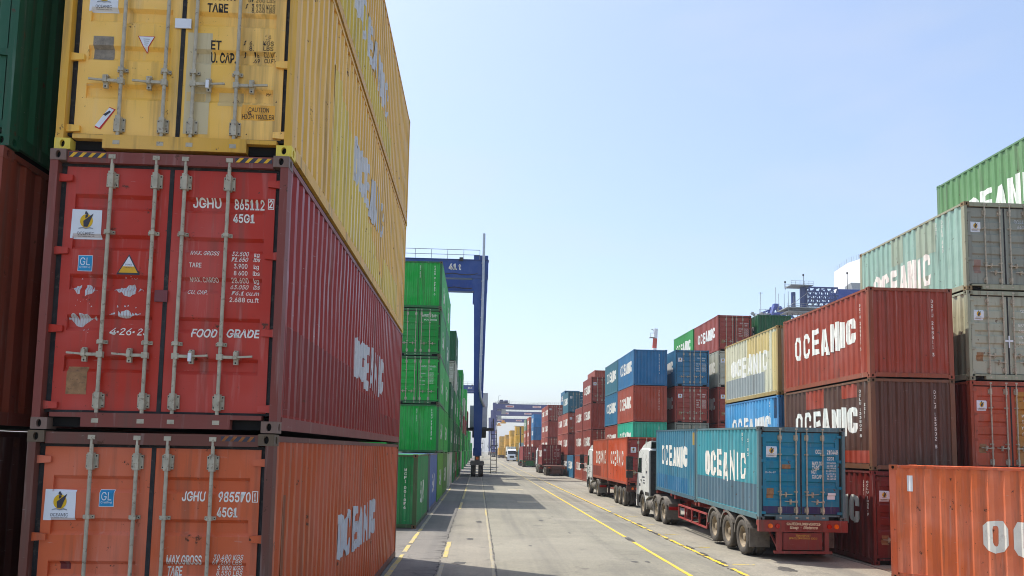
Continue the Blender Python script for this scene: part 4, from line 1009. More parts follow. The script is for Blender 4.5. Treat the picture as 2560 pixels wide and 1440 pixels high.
def arc_guard(b, x0, x1, cy, cz, r, a0, a1, t=.025, m=0, n=12, lip=.05):
    for i in range(n):
        p, q = R(a0+(a1-a0)*i/n), R(a0+(a1-a0)*(i+1)/n)
        P = [(cy+r*math.cos(p), cz+r*math.sin(p)), (cy+r*math.cos(q), cz+r*math.sin(q)), (cy+(r-t)*math.cos(q), cz+(r-t)*math.sin(q)), (cy+(r-t)*math.cos(p), cz+(r-t)*math.sin(p))]
        for e in range(4):
            f_ = (e+1) % 4; b.face([(x0, *P[e]), (x1, *P[e]), (x1, *P[f_]), (x0, *P[f_])], m)
        b.face([(x0, *p_) for p_ in P], m); b.face([(x1, *p_) for p_ in reversed(P)], m)
        Q = [(cy+r*math.cos(p), cz+r*math.sin(p)), (cy+r*math.cos(q), cz+r*math.sin(q)), (cy+(r-lip)*math.cos(q), cz+(r-lip)*math.sin(q)), (cy+(r-lip)*math.cos(p), cz+(r-lip)*math.sin(p))]
        b.face([(x0-.002, *p_) for p_ in Q], m); b.face([(x1+.002, *p_) for p_ in reversed(Q)], m)
def tractor(label, x, y, col, axles=2, rz=0.0, z=-.1, group="lorries working along the lane", deck=True, cargo_text=None):
    """y = steering axle; looks along +y"""
    r = empty('truck_tractor', (x, y, z), rz, label, 'truck', group)
    prof = [(-1.42, .98), (-1.42, 3.02), (-1.30, 3.10), (.35, 3.10), (.72, 2.98), (1.10, 1.95), (1.20, 1.55), (1.22, .55), (1.10, .42), (.70, .42)]
    arc = [(.66*math.cos(R(a)), .50+.66*math.sin(R(a))) for a in range(0, 181, 18)]
    prof = prof + [(.66, .42)] + arc[1:-1] + [(-.66, .62), (-.80, .80)]
    def body():
        b = MB(); b.prism(prof, -1.225, 1.225); me = b.mesh('cab', [cab_paint], fix=True)
        bm = bmesh.new(); bm.from_mesh(me)
        es = [e for e in bm.edges if all(abs(abs(v.co.x)-1.225) < 1e-4 for v in e.verts) and abs(e.verts[0].co.x-e.verts[1].co.x) < 1e-4 and min(v.co.z for v in e.verts) > 1.2]
        bmesh.ops.bevel(bm, geom=es, offset=.09, segments=3, affect='EDGES', profile=.6)
        bm.to_mesh(me); bm.free()
        for p in me.polygons: p.use_smooth = True
        try: me.set_sharp_from_angle(angle=R(35))
        except Exception: pass
        return me
    cab = obj('cab', cached(('cab',), body), r, col)
    def simple(key, mats, fn, nm, smooth=False): return cached((key,), lambda: mb_mesh(lambda b: fn(b), nm, mats, smooth=smooth, fix=True))
    for s in (-1, 1):
        def win(b, s=s):
            P = [(.10, 1.98), (.95, 1.98), (.70, 2.66), (.10, 2.66)]; b.prism(P, s*1.222, s*1.232)
        obj('side_window', simple(('win', s), [glass_m], win, 'side_window'), cab)
        def seam(b, s=s):
            for (ya, za, yb, zb) in ((.02, .95, .02, 2.8), (1.02, .95, 1.02, 1.95), (.02, .95, .62, .95)): b.bar((s*1.226, ya, za), (s*1.226, yb, zb), .012, .012)
            b.box(min(s*1.225, s*1.25), max(s*1.225, s*1.25), .10, .26, 1.62, 1.66)
        obj('cab_door', simple(('seam', s), [dark_steel], seam, 'cab_door'), cab)
        def mir(b, s=s):
            b.tube([(s*1.22, 1.02, 2.62), (s*1.50, 1.16, 2.70), (s*1.58, 1.16, 2.45)], .018, 6); b.tube([(s*1.22, 1.06, 1.78), (s*1.52, 1.16, 1.80), (s*1.58, 1.16, 1.95)], .018, 6)
            b.box(min(s*1.44, s*1.74), max(s*1.44, s*1.74), 1.06, 1.24, 2.08, 2.72)
            b.box(min(s*1.44, s*1.74), max(s*1.44, s*1.74), 1.06, 1.24, 1.70, 2.02)
        obj('mirror', simple(('mir', s), [dark_steel], mir, 'mirror'), cab)
        def step(b, s=s):
            b.prism([(.66, .40), (1.08, .42), (1.08, .95), (.68, .95), (.62, .75)], s*1.228, s*1.236); b.prism([(-1.40, .99), (-.66, .99), (-.66, 1.14), (-1.40, 1.14)], s*1.228, s*1.236)
            arc_guard(b, min(s*1.10, s*1.245), max(s*1.10, s*1.245), 0, .50, .69, 8, 165, .06)
        obj('wheel_arch', simple(('step', s), [dark_steel], step, 'wheel_arch'), cab)
        def marks(b, s=s):
            for k, (y_, z_, w_, h_) in enumerate(((-.55, 1.75, .5, .07), (-.55, 1.62, .34, .05), (-.6, 1.50, .42, .05), (.35, 1.35, .3, .12), (-1.05, 1.98, .25, .10))): b.box(min(s*1.2265, s*1.23), max(s*1.2265, s*1.23), y_, y_+w_, z_, z_+h_)
        obj('door_marking', simple(('marks', s), [stick_k], marks, 'door_marking'), cab)
        def head(b, s=s): b.prism([(1.215, .72), (1.245, .74), (1.245, .95), (1.215, .97)], s*.70, s*1.12)
        obj('headlight', simple(('head', s), [stick_w], head, 'headlight'), cab)
    def defl(b):
        P = [(.55, 3.08), (.20, 3.24), (-.55, 3.40), (-1.45, 3.44)]
        for (a, c), (d, e) in zip(P, P[1:]):
            b.prism([(a, c), (d, e), (d, e-.04), (a, c-.04)], -1.1, 1.1)
        for s in (-1, 1): b.prism([(.55, 3.08), (.20, 3.22), (-.55, 3.38), (-1.45, 3.42), (-1.30, 3.08)], s*1.1, s*1.14)
    obj('roof_deflector', simple(('defl',), [cab_paint], defl, 'roof_deflector'), cab, col)
    def back(b): b.box(-1.16, 1.16, -1.46, -1.425, 1.0, 3.0)
    obj('rear_wall', simple(('bw',), [dark_steel], back, 'rear_wall'), cab)
    def wsh(b): b.prism([(1.098, 2.0), (.775, 2.86), (.79, 2.88), (1.118, 2.01)], -1.08, 1.08)
    obj('windscreen', simple(('wsh',), [glass_m], wsh, 'windscreen'), cab)
    def gril(b):
        b.box(-.62, .62, 1.205, 1.235, .98, 1.55)
        for i in range(4): b.box(-.60, .60, 1.235, 1.25, 1.02+.13*i, 1.08+.13*i)
    obj('grille', simple(('gril',), [dark_steel], gril, 'grille'), cab)
    def visor(b): b.prism([(.70, 2.98), (1.02, 2.86), (1.02, 2.82), (.70, 2.93)], -1.1, 1.1)
    obj('sun_visor', simple(('vis',), [dark_steel], visor, 'sun_visor'), cab)
    def bump(b): b.prism([(1.10, .38), (1.27, .40), (1.27, .68), (1.10, .70)], -1.23, 1.23)
    obj('bumper', simple(('bump',), [cab_paint], bump, 'bumper'), cab, col)
    last = -2.6-(1.32 if axles > 1 else -.65)
    if axles == 1: last = -3.55
    def ch(b):
        for s in (-1, 1): b.box(s*.42-.05, s*.42+.05, last-.75, 1.0, .68, .95)
        for yy in (last-.7, last+.3, -1.6, -.2): b.box(-.4, .4, yy, yy+.1, .7, .92)
        b.tube([(0, last+.55, 1.0), (0, last+.55, 1.10)], .45, 16)
    obj('chassis', simple(('ch', axles), [dark_steel], ch, 'chassis'), r)
    def tank(b):
        b.tube([(-.93, -2.05 if axles > 1 else -2.75, .62), (-.93, -.85, .62)], .29, 14)
        for yy in ((-1.85, -1.05) if axles > 1 else (-2.5, -1.8, -1.1)): b.tube([(-.93, yy-.03, .62), (-.93, yy+.03, .62)], .305, 14)
        b.box(-1.20, -.66, -.86, -.72, .36, .98)
    obj('fuel_tank', simple(('tank', axles), [fender_m], tank, 'fuel_tank', True), r)
    def tank2(b): b.box(.62, 1.2, -2.0, -.8, .4, .95)
    obj('battery_box', simple(('tank2',), [dark_steel], tank2, 'battery_box'), r)
    for s in (-1, 1):
        wheel(r, s*1.07, 0, .51, .28, s)
        ax = [-2.6, -3.92] if axles > 1 else [-3.55]
        for yy in ax:
            wheel(r, s*1.07, yy, .51, .26, s); wheel(r, s*.75, yy, .51, .26, s)
            g = cached(('mg', axles, s), lambda s=s: mb_mesh(lambda b: arc_guard(b, min(s*.60, s*1.22), max(s*.60, s*1.22), 0, .51, .62, 28, 152), 'mudguard', [fender_m]))
            o = obj('mudguard', g, r, None, (0, yy, 0))
        def tl(b, s=s): b.box(min(s*.72, s*1.15), max(s*.72, s*1.15), last-.80, last-.76, .62, .76)
        obj('tail_lamp', simple(('tl', axles, s), [red_lamp], tl, 'tail_lamp'), r)
    def flap(b): 
        for s in (-1, 1): b.box(s*.95-.28, s*.95+.28, last-.76, last-.75, .25, .62)
        b.box(-1.15, 1.15, last-.75, last-.70, .76, .88)
    obj('rear_crossbar', simple(('flap', axles), [fender_m], flap, 'rear_crossbar'), r)
    return r
def trailer(label, x, y, col, group="semi-trailers in the lane", tilt=0.0, guards=True, L=12.4, axy=(1.45, 2.78, 4.1), fenders=True, z=-.12, text=True, bed=False):
    r = empty('semi_trailer', (x, y, z), 0, label, 'trailer', group)
    r.rotation_euler = (tilt, 0, 0)
    def ch(b):
        for s in (-1, 1): b.box(s*.46-.07, s*.46+.07, .12, L, .80, 1.12); b.box(s*.46-.11, s*.46+.11, .12, L, 1.10, 1.135)
        for yy in (.14, 3.0, 5.75, 6.15, 9.0, L-.4): b.box(-1.20, 1.20, yy, yy+.16, .98, 1.14)
        for yy in (1.5, 4.5, 7.4, 10.5): b.box(-.4, .4, yy, yy+.08, .85, 1.05)
        if bed: b.box(-1.21, 1.21, .05, L, 1.14, 1.19)
        for s in (-1, 1): b.box(s*.62-.07, s*.62+.07, L-3.3, L-3.15, .28, .9)
        b.box(-.75, .75, L-3.35, L-3.1, .22, .28)
    obj('chassis', cached(('tch', L, bed), lambda: mb_mesh(ch, 'chassis', [frame_paint], fix=True)), r, col)
    def rear(b): b.box(-1.24, 1.24, 0, .12, .83, 1.14)
    rb = obj('rear_beam', cached(('rear',), lambda: mb_mesh(rear, 'rear_beam', [frame_paint], fix=True)), r, col)
    for s in (-1, 1):
        for k_, (dx, mt) in enumerate(((.92, amber_lamp), (.72, red_lamp))):
            b = MB(); b.tube([(0, -.025, 0), (0, .0, 0)], [.062, .068], 14); obj('tail_lamp', cached(('tlmp', k_), lambda: b.mesh('tail_lamp', [mt], smooth=True)), rb, None, (s*dx, 0, .985))
    if text:
        b = MB(); text_mb(b, "·CAUTION·LONG·VEHICLE·", -.48, 1.01, .96, .075, 0, 0, .03); text_mb(b, "Keep  ·  Distance", -.38, .89, .78, .10, 0, 0, .02, .2)
        me = b.mesh('lettering', [cream_p]); 
        for v in me.vertices: v.co.y = -.004
        obj('lettering', me, rb)
        b = MB(); quad(b, -.52, .86, .54, 1.10); me = b.mesh('repaint_patch', [frame_paint])
        for v in me.vertices: v.co.y = -.002
        obj('repaint_patch', me, rb, lin(120, 26, 22))
    def und(b):
        for s in (-1, 1): b.box(s*.66-.06, s*.66+.06, .02, .12, .30, .83); b.bar((s*.66, .10, .34), (s*.66, .9, .86), .05)
        b.box(-.80, .80, .0, .10, .24, .31)
    obj('underrun_guard', cached(('und',), lambda: mb_mesh(und, 'underrun_guard', [frame_paint], fix=True)), r, col)
    b = MB(); b.box(-.54, .54, .05, .62, .34, .80); tb = obj('tool_box', cached(('tbx',), lambda: b.mesh('tool_box', [frame_paint])), r, tuple(v*.9 for v in col[:3])+(1,))
    if text:
        b = MB(); text_mb(b, "TRANSPORT", -.2, .70, .42, .055, 0, 0, .02); text_mb(b, "(PHILIPPINES CO.)", -.38, .62, .78, .06, 0, 0, .02); me = b.mesh('lettering', [gold_p])
        for v in me.vertices: v.co.y = .046
        obj('lettering', me, tb)
    for s in (-1, 1):
        for i, yy in enumerate(axy):
            wheel(r, s*1.08, yy, .51, .26, s); wheel(r, s*.77, yy, .51, .26, s)
            if fenders:
                g = cached(('tg', s), lambda s=s: mb_mesh(lambda b: arc_guard(b, min(s*.66, s*1.23), max(s*.66, s*1.23), 0, .51, .63, 5, 150, .02, 0, 14, .06), 'mudguard', [fender_m]))
                obj('mudguard', g, r, None, (0, yy, 0))
        mf = cached(('mf', s), lambda s=s: mb_mesh(lambda b: (b.box(min(s*.64, s*1.22), max(s*.64, s*1.22), .78, .80, .30, .82), b.box(min(s*.64, s*1.22), max(s*.64, s*1.22), .770, .778, .58, .64)), 'mud_flap', [fender_m]))
        obj('mud_flap', mf, r)
        if guards:
            def sg(b, s=s):
                y0, y1 = 4.95, 8.6; X = s*1.16
                for zz in (.34, .80): b.bar((X, y0, zz), (X, y1, zz), .05, .06)
                for i in range(5): yy = y0+(y1-y0)*i/4; b.bar((X, yy, .34), (X, yy, .80), .05, .05)
                for yy in (y0+.1, y1-.1): b.bar((X, yy, .78), (s*.5, yy, 1.0), .04)
                b.bar((X, y0+.1, .4), (s*.5, y0+.1, .95), .04)
            obj('side_guard', cached(('sg', s), lambda s=s: mb_mesh(lambda b: sg(b, s), 'side_guard', [frame_paint], fix=True)), r, lin(150, 50, 48))
    axle_me = cached(('axle', axy), lambda: mb_mesh(lambda b: [b.tube([(-.9, yy, .51), (.9, yy, .51)], .07, 8) for yy in axy], 'axle', [dark_steel]))
    obj('axle', axle_me, r)
    return r
LOAD = "containers carried on trucks"
TA = 0.018
trailer('red trailer with round mudguards and a caution sign on its tail beam, nearest in the lane'.replace(', nearest in the lane', ''), 8.94, 20.74, lin(134, 50, 44), tilt=TA, guards=True)
za = 1.045
r, ds, e = container('teal blue container with purple lower door band, rear load of the red trailer', LOAD, 7.72, 20.78, za, lin(66, 150, 176), f=lin(86, 118, 136), d=lin(4, 124, 168), k=lin(92, 104, 112), tilt=TA, lock=1,
    side=[oce(3, -1.95, 1.98, 1.0, 1.86), patch(L20, [(-2.88, .2, 2.88, .98)], lin(84, 112, 138)), side_text(L20, [("OCI", 1.7, 2.42, .10, .07), ("2182", 2.1, 2.25, .1, .06)])])
b = MB()
for q in (("OCLU", .413, 1.854, .227, .12), ("210442", .74, 1.845, .30, .12), ("6", 1.0, 1.845, .055, .12), ("22G1", .761, 1.68, .2, .1), ("MAX.GR", .317, 1.531, .294, .115), ("TARE", .315, 1.415, .204, .1), ("NET", .313, 1.299, .147, .1), ("CU.CAP.", .312, 1.17, .293, .11)): text_mb(b, *q, 0, 0, .02)
num_block(b, .73, 1.58, 7, 9, 0, .05, .26); obj('lettering', on_door(b, L20, HS, [white_p]), ds[1])
b = MB(); text_mb(b, "10-06-17", -1.0, 1.30, .30, .05); obj('lettering', on_door(b, L20, HS, [white_p]), ds[-1])
obj('line_sticker', sticker_door(-.98, 1.74, .31), ds[-1]); obj('data_plate', plate_door(-.967, .62, .2, .27), ds[-1]); obj('data_plate', plate_door(-.542, 1.43, .25, .12, HS, L20, tan_p), ds[-1])
obj('notice_sticker', plate_door(.753, .60, .22, .18, HS, L20, stick_w), ds[1])
for s in (-1, 1):
    b = MB(); quad(b, min(s*.03, s*1.07), .205, max(s*.03, s*1.07), .40, 0, -.002); obj('repaint_patch', on_door(b, L20, HS, [paint], 'repaint_patch'), ds[s], lin(44, 46, 92))
container('deep blue container with OCEANIC lettering, front load of the red trailer', LOAD, 7.72, 20.78+L20+.05, za+TA*(L20+.05), lin(62, 122, 158), f=lin(64, 96, 120), end='blank', tilt=TA,
    side=[oce(1, -2.05, 1.85, 1.12, 1.93), patch(L20, [(-2.85, .2, 2.0, .75)], lin(48, 110, 160)), patch(L20, [(2.62, 2.0, 2.86, 2.45)], lin(170, 140, 60))])
tractor('white six-wheel tractor pulling the red trailer with blue containers', 8.86, 35.3, lin(206, 206, 200), 2)
# second lorry
trailer('dark trailer with bare rear wheels under two orange red containers', 9.2, 40.62, lin(74, 44, 34), fenders=False, guards=False, text=False, axy=(1.15, 2.4, 3.65), z=-.1)
rB, dB, eB = container('orange red container with red doors, rear load of the second lorry', LOAD, 7.98, 40.72, 1.06, lin(206, 84, 50), f=lin(160, 66, 48), d=lin(150, 54, 50), end='door', side=[oce(2, -2.1, 2.0, 1.0, 1.86)]); dress(dB, 91)
container('rust streaked orange container, front load of the second lorry', LOAD, 7.98, 40.72+L20+.06, 1.06, lin(188, 82, 54), f=lin(150, 74, 54), end='blank', side=[oce(4, -1.7, 2.3, 1.05, 1.84), patch(L20, [(-2.8, .2, .2, .85)], lin(140, 60, 50))])
tractor('white four-wheel tractor with round fuel tank pulling orange containers', 9.15, 54.2, lin(208, 210, 208), 1)
b = MB()
# third lorry: flatbed with one container far forward
trailer('brown flatbed trailer, rear half empty, with one maroon container', 9.4, 90.9, lin(96, 60, 48), fenders=False, guards=False, text=False, axy=(1.2, 2.5, 3.8), bed=True)
r3, d3, e3 = container('maroon container standing forward on the half empty flatbed', LOAD, 8.17, 97.4, 1.08, lin(140, 48, 48), end='door', side=[oce(1)]); dress(d3, 121)
tractor('white tractor pulling the half empty flatbed', 9.35, 106.3, lin(220, 222, 222), 2)
# fourth lorry
trailer('green trailer carrying a maroon container behind the teal tractor', 9.4, 138.6, lin(20, 96, 44), fenders=False, guards=False, text=False, bed=True)
r4, d4, e4 = container('maroon container on the green trailer', LOAD, 8.17, 139.2, 1.08, lin(150, 52, 56), end='door', L=L40, lod=1, H=HS); 
obj('line_sticker', sticker_door(-.2, 1.2, .3, HS, L40), d4[1])
tractor('teal green tractor pulling the green trailer', 9.35, 154.6, lin(20, 128, 128), 2)
# oncoming white lorry and the yellow one behind it
tractor('white lorry facing the camera beside the yellow block', 9.4, 213.0, lin(226, 228, 232), 2, PI)
r5 = container('white box container on the oncoming white lorry', LOAD, 8.2, 215.2, 1.1, lin(220, 222, 224), end='door', L=L40, H=HC, lod=0)
trailer('dark trailer under the white box of the oncoming lorry', 9.4, 215.2, lin(60, 60, 62), fenders=False, guards=False, text=False)
trailer('far dark trailer under a yellow container', 9.2, 298, lin(70, 60, 40), fenders=False, guards=False, text=False)
container('yellow container on the far dark trailer', LOAD, 8.0, 298.2, 1.1, yel[1], L=L40, H=HC, lod=0, end='door')
tractor('far yellow tractor at the end of the lane', 9.2, 313.8, lin(214, 160, 30), 2)

# ------------------------------------------------------------------ gantry cranes
CR = "rubber tyred gantry cranes over the stacks"
def gantry(label, x, y, span, col, text=True, dirn=-1, trolley=.6, pipe=True, ytop=24.0, wb=7.0, spread=None, hz=9):
    """x = its leg line beside the lane, y = near girder; dirn = the way it spans; wb = distance of the two girders"""
    r = empty('gantry_crane', (x, y, 0), 0, label, 'gantry crane', CR)
    sx = dirn; zt, zb = 23.4, 21.4
    for i, yy in enumerate((0, wb)):
        b = MB(); b.box(min(sx*-.75, sx*span), max(sx*-.75, sx*span), yy-.45, yy+.45, zb, zt); b.box(min(sx*-.8, sx*span), max(sx*-.8, sx*span), yy-.55, yy+.55, zt+.002, zt+.06)
        for k in range(1, 9): xx = sx*span*k/9; b.box(xx-.03, xx+.03, yy-.47, yy-.452, zb, zt)
        g = obj('girder', b.mesh('girder', [steel_paint]), r, col)
        if text and i == 0:
            b = MB(); text_mb(b, "41 t", 0, 0, 1.35, .70, 0, 0, .035); me = b.mesh('lettering', [white_p])
            for v in me.vertices: v.co.y = yy-.456
            obj('lettering', me, g, None, (-3.55 if sx < 0 else 2.0, 0, 22.25))
        if not text:
            for q in (.22, .62):
                b = MB(); xx = sx*span*q; b.box(xx-1.9, xx+1.9, yy-.50, yy-.46, zb+.55, zb+1.45); obj('sign_panel', b.mesh('sign_panel', [sign_m]), g)
                b = MB(); b.box(xx-1.3, xx+1.3, yy-.52, yy-.505, zb+.85, zb+1.15); obj('sign_panel', b.mesh('sign_panel', [stick_r]), g)
        else:
            b = MB(); b.box(sx*5.6-.25, sx*5.6+.25, yy-.75, yy-.56, zb-.1, zb+.35); b.box(sx*2.2-.2, sx*2.2+.2, yy-.75, yy-.56, zt-.15, zt+.2); obj('floodlight', b.mesh('floodlight', [dark_steel]), g)
            b = MB(); b.tube([(sx*(.4+.9*k), yy-.48, zb+.5-.16*abs(math.sin(k*1.05))) for k in range(24)], .05, 5); obj('cable', b.mesh('cable', [dark_steel]), g)
        b = MB(); yr = yy-.5 if i == 0 else yy+.5
        for zz in (.55, 1.1): b.bar((sx*.2, yr, zt+zz), (sx*span, yr, zt+zz), .05)
        for k in range(0, int(span/1.75)): b.bar((sx*(.2+1.75*k), yr, zt+.06), (sx*(.2+1.75*k), yr, zt+1.1), .05)
        obj('railing', b.mesh('railing', [grey_steel]), g)
        for side in (0, 1):
            X = 0 if side == 0 else sx*span
            b = MB(); k = -sx if side == 0 else sx
            w0, w1 = .40, .80
            lo, hi = 3.0, zt+(.55 if side == 0 else 0)
            P = [(X-w0, lo), (X+w0, lo), (X+w1*.9, hi), (X-w1*1.05, hi)]
            n = len(b.v)
            for q in (yy-.40, yy+.40): b.v += [(px, q, pz) for px, pz in P]
            for fc in ((0, 1, 2, 3), (7, 6, 5, 4), (0, 4, 5, 1), (1, 5, 6, 2), (2, 6, 7, 3), (3, 7, 4, 0)): b.f.append(tuple(n+j for j in fc)); b.m.append(0)
            # haunch under the girder
            s_ = sx if side == 0 else -sx
            b.prism([(0, 0)]*0 or [(yy-.38, zb-1.4), (yy+.38, zb-1.4), (yy+.38, zb), (yy-.38, zb)], X+s_*.45, X+s_*.95)
            b.box(X-.60, X+.72, yy-.52, yy+.52, zb+.35, zb+.45)
            obj('leg', b.mesh('leg', [steel_paint], fix=True), r, col)
    for side in (0, 1):
        X = 0 if side == 0 else sx*span
        b = MB(); b.box(X-.45, X+.45, -1.2, wb+1.2, 2.2, 3.0); obj('sill_beam', b.mesh('sill_beam', [steel_paint]), r, col)
        for yy in (-.2, wb+.2):
            bg = obj('bogie', cached(('bog',), lambda: mb_mesh(lambda b: (b.box(-.25, .25, -1.5, 1.5, 1.35, 1.75), b.box(-.28, .28, -.45, .45, 1.7, 2.25), b.box(-.72, .72, -1.75, -1.65, 1.2, 1.6), b.box(-.72, .72, -1.66, 1.66, 1.5, 1.58)), 'bogie', [fender_m])), r, None, (X, yy, 0))
            for dy in (-.85, .85): wheel(bg, -.40, dy, .72, .5, -1); wheel(bg, .40, dy, .72, .5, 1)
            b = MB(); b.tube([(0, -1.62, 0), (0, -1.5, 0)], .16, 12); obj('warning_lamp', cached(('wl',), lambda: b.mesh('warning_lamp', [amber_lamp])), bg, None, (0, 0, 1.95))
    if pipe:
        b = MB(); X = .22
        b.tube([(X, -.72, 25.6), (X, -.72, 20), (X-.05, -.72, 14), (X-.10, -.72, 9.4), (X+.02, -.72, 8.4), (X+.28, -.6, 7.75), (X+.40, -.3, 7.5)], .145, 10); b.tube([(X, -.72, 25.4), (X, -.72, 26.3)], .14, 8)
        for zz in range(9, 25, 2): b.tube([(X-.05, -.72, zz), (X-.05, -.72, zz+.08)], .17, 10)
        obj('exhaust_pipe', b.mesh('exhaust_pipe', [silver_m], smooth=True), r)
    # machinery house on the sill beam
    b = MB(); o_ = -sx
    b.box(-.9, 1.0, 1.4, 5.6, 5.3, 7.65); b.box(-.8, .95, 1.385, 1.399, 6.3, 6.36); b.box(.3, 1.05, 3.2, 4.5, 7.66, 9.2)
    obj('machinery_house', b.mesh('machinery_house', [house_m]), r)
    b = MB(); b.box(-1.25, 1.75, .6, 6.2, 5.0, 5.2)
    for xx in (-1.2, 1.7):
        for yy in (.7, 2.5, 4.3, 6.1): b.bar((xx, yy, 5.2), (xx, yy, 6.25), .04)
        for zz in (5.75, 6.25): b.bar((xx, .7, zz), (xx, 6.1, zz), .04)
    b.prism([(.9, 5.0), (1.3, 4.2), (5.4, 4.2), (5.9, 5.0)], -.6, .9)
    obj('platform', b.mesh('platform', [dark_steel]), r)
    b = MB(); X = 1.45
    for dx in (0, .6): b.bar((X+dx, -.6, .35), (X+dx, .7, 5.1), .07)
    for k in range(12): f_ = (k+.5)/12; b.bar((X, -.6+1.3*f_, .35+4.75*f_), (X+.6, -.6+1.3*f_, .35+4.75*f_), .05)
    for dx in (0, .6): b.bar((X+dx, -.75, 1.3), (X+dx, .55, 5.9), .05); b.bar((X+dx, -.6, .35), (X+dx, -.75, 1.3), .05)
    obj('ladder', b.mesh('ladder', [dark_steel]), r)
    # trolley with cab, winches and spreader
    tx = sx*span*trolley
    b = MB(); b.box(tx-2.6, tx+2.6, -.3, wb+.3, zt+.35, zt+.65); b.box(tx-1.8, tx-.2, 1.0, 3.4, zt+.66, zt+2.0); b.tube([(tx+.3, 2.2, zt+1.3), (tx+2.0, 2.2, zt+1.3)], .6, 12); b.tube([(tx-1.9, 5.2, zt+1.2), (tx+1.2, 5.2, zt+1.2)], .5, 12)
    for xx in (-2.5, 2.5):
        for yy in (-.2, wb/2, wb+.2): b.bar((tx+xx, yy, zt+.65), (tx+xx, yy, zt+1.7), .06)
        b.bar((tx+xx, -.2, zt+1.7), (tx+xx, wb+.2, zt+1.7), .06)
    b.bar((tx-2.4, 0, zt+.6), (tx-2.4, 0, zt+3.6), .08); b.bar((tx-2.4, 0, zt+3.6), (tx-1.4, 0, zt+3.9), .06)
    tr = obj('trolley', b.mesh('trolley', [steel_paint]), r, tuple(v*.6 for v in col[:3])+(1,))
    b = MB(); b.box(tx-.9, tx+.9, -1.9, -.5, zb-2.4, zb-.3); obj('operator_cab', b.mesh('operator_cab', [grey_steel]), tr)
    hz_ = hz
    b = MB(); b.box(tx-1.2, tx+1.2, .5, wb-.5, hz_, hz_+.5); b.box(tx-.6, tx+.6, 2.2, wb-2.2, hz_+.5, hz_+1.3); sp = obj('spreader', b.mesh('spreader', [steel_paint]), tr, lin(220, 160, 30))
    b = MB()
    for dx in (-.8, .8):
        for yy in (2.3, wb-2.3): b.bar((tx+dx, yy, hz_+1.2), (tx+dx, yy, zt+.4), .035)
    obj('rope', b.mesh('rope', [dark_steel]), sp)
    return r
bl1 = lin(14, 66, 140); bl2 = lin(50, 58, 122)
gantry('blue gantry crane marked 41 t with a silver pipe up its leg', -.08, 82, 23.5, bl1, True, -1, .6, True, hz=15)
gantry('farther blue gantry crane marked 41 t, half hidden behind the near crane leg', -.15, 243, 23.5, bl1, True, -1, .7, False, hz=15)
gantry('violet blue gantry crane with trolley by its leg, first over the far stacks', 7.0, 337, 30, bl2, False, 1, .13, False, hz=15)
gantry('violet blue gantry crane, second over the far stacks', 7.1, 400, 30, bl2, False, 1, .12, False, hz=16)
gantry('violet blue gantry crane, third over the far stacks', 7.2, 492, 30, bl2, False, 1, .12, False, hz=14)

# ------------------------------------------------------------------ quay beyond the stacks: ship-to-shore cranes, ship, masts
qb = lin(22, 66, 150)
r = empty('quay_crane', (92, 182, 0), 0, 'blue quay crane boom end with railed platforms against a white ship', 'quay crane', 'quay cranes beyond the stacks')
b = MB()
for yy in (-2.2, 2.2): b.box(-5, 40, yy-.35, yy+.35, 41.0, 43.6)
for k in range(5): b.box(-5+9*k, -4.4+9*k, -1.84, 1.84, 42.0, 43.0)
obj('boom', b.mesh('boom', [steel_paint]), r, qb)
b = MB()
for yy in (-2.2, 2.2):
    for zz in (40.2, 42.0, 43.9): b.bar((-12.2, yy, zz), (-5.01, yy, zz), .35)
    for k in range(5):
        xa = -12.2+1.44*k; b.bar((xa, yy, 40.2), (xa+1.44, yy, 43.9) if k % 2 == 0 else (xa+1.44, yy, 43.9), .2); b.bar((xa+1.44, yy, 40.2), (xa, yy, 43.9), .16); b.bar((xa, yy, 40.2), (xa, yy, 43.9), .22)
for k in range(4): b.bar((-12+2.2*k, -2.2, 43.9), (-12+2.2*k, 2.2, 43.9), .25)
b.tube([(-12.6, 0, 38.9), (-12.6, 0, 44.5)], .9, 12); b.tube([(-15.2, 0, 39.4), (-15.2, 0, 43.0)], .55, 10)
obj('boom_tip', b.mesh('boom_tip', [steel_paint]), r, lin(38, 62, 120))
b = MB()
for (x0, x1, z, y0, y1) in ((-18, -9.5, 38.6, -3, 3), (-17.5, -9.8, 37.8, -2.5, 2.5), (-16.5, -11, 44.4, -2, 2)):
    b.box(x0, x1, y0, y1, z, z+.18)
    for yy in (y0, y1):
        for zz in (.55, 1.1): b.bar((x0, yy, z+zz), (x1, yy, z+zz), .06)
        n = int((x1-x0)/1.1)
        for k in range(n+1): xx = x0+(x1-x0)*k/n; b.bar((xx, yy, z), (xx, yy, z+1.1), .06)
for xx in (-17.6, -16.2, -11.5): b.bar((xx, -2.8, 38.6), (xx, -2.8, 42.6 if xx < -17 else 41.5), .09)
for xx in (-17.8, -16.4): b.bar((xx, 2.6, 38.6), (xx, 2.6, 43.2), .09)
b.bar((-17.8, -2.8, 38.7), (-13.0, -2.8, 42.2), .3, .1); b.bar((-12.8, -2.8, 38.8), (-9.8, -2.8, 40.6), .3, .1)
obj('platform', b.mesh('platform', [grey_steel]), r)
b = MB()
for (xa, xb) in ((-16.8, -14.0), (-15.6, -10.6), (-13, -10)):
    pts = []
    for k in range(9): f_ = k/8; pts.append((xa+(xb-xa)*f_, 0, 37.8-4.2*math.sin(PI*f_)))
    b.tube(pts, .09, 6)
obj('cable_loop', b.mesh('cable_loop', [dark_steel]), r)
b = MB()
for xx in (8, 26):
    for yy in (-8, 8): b.bar((xx, yy, 0), (xx, yy*.4, 41), 1.4)
    b.bar((xx, -8, 14), (xx, 8, 14), 1.2)
obj('leg_frame', b.mesh('leg_frame', [steel_paint]), r, qb)
b = MB()
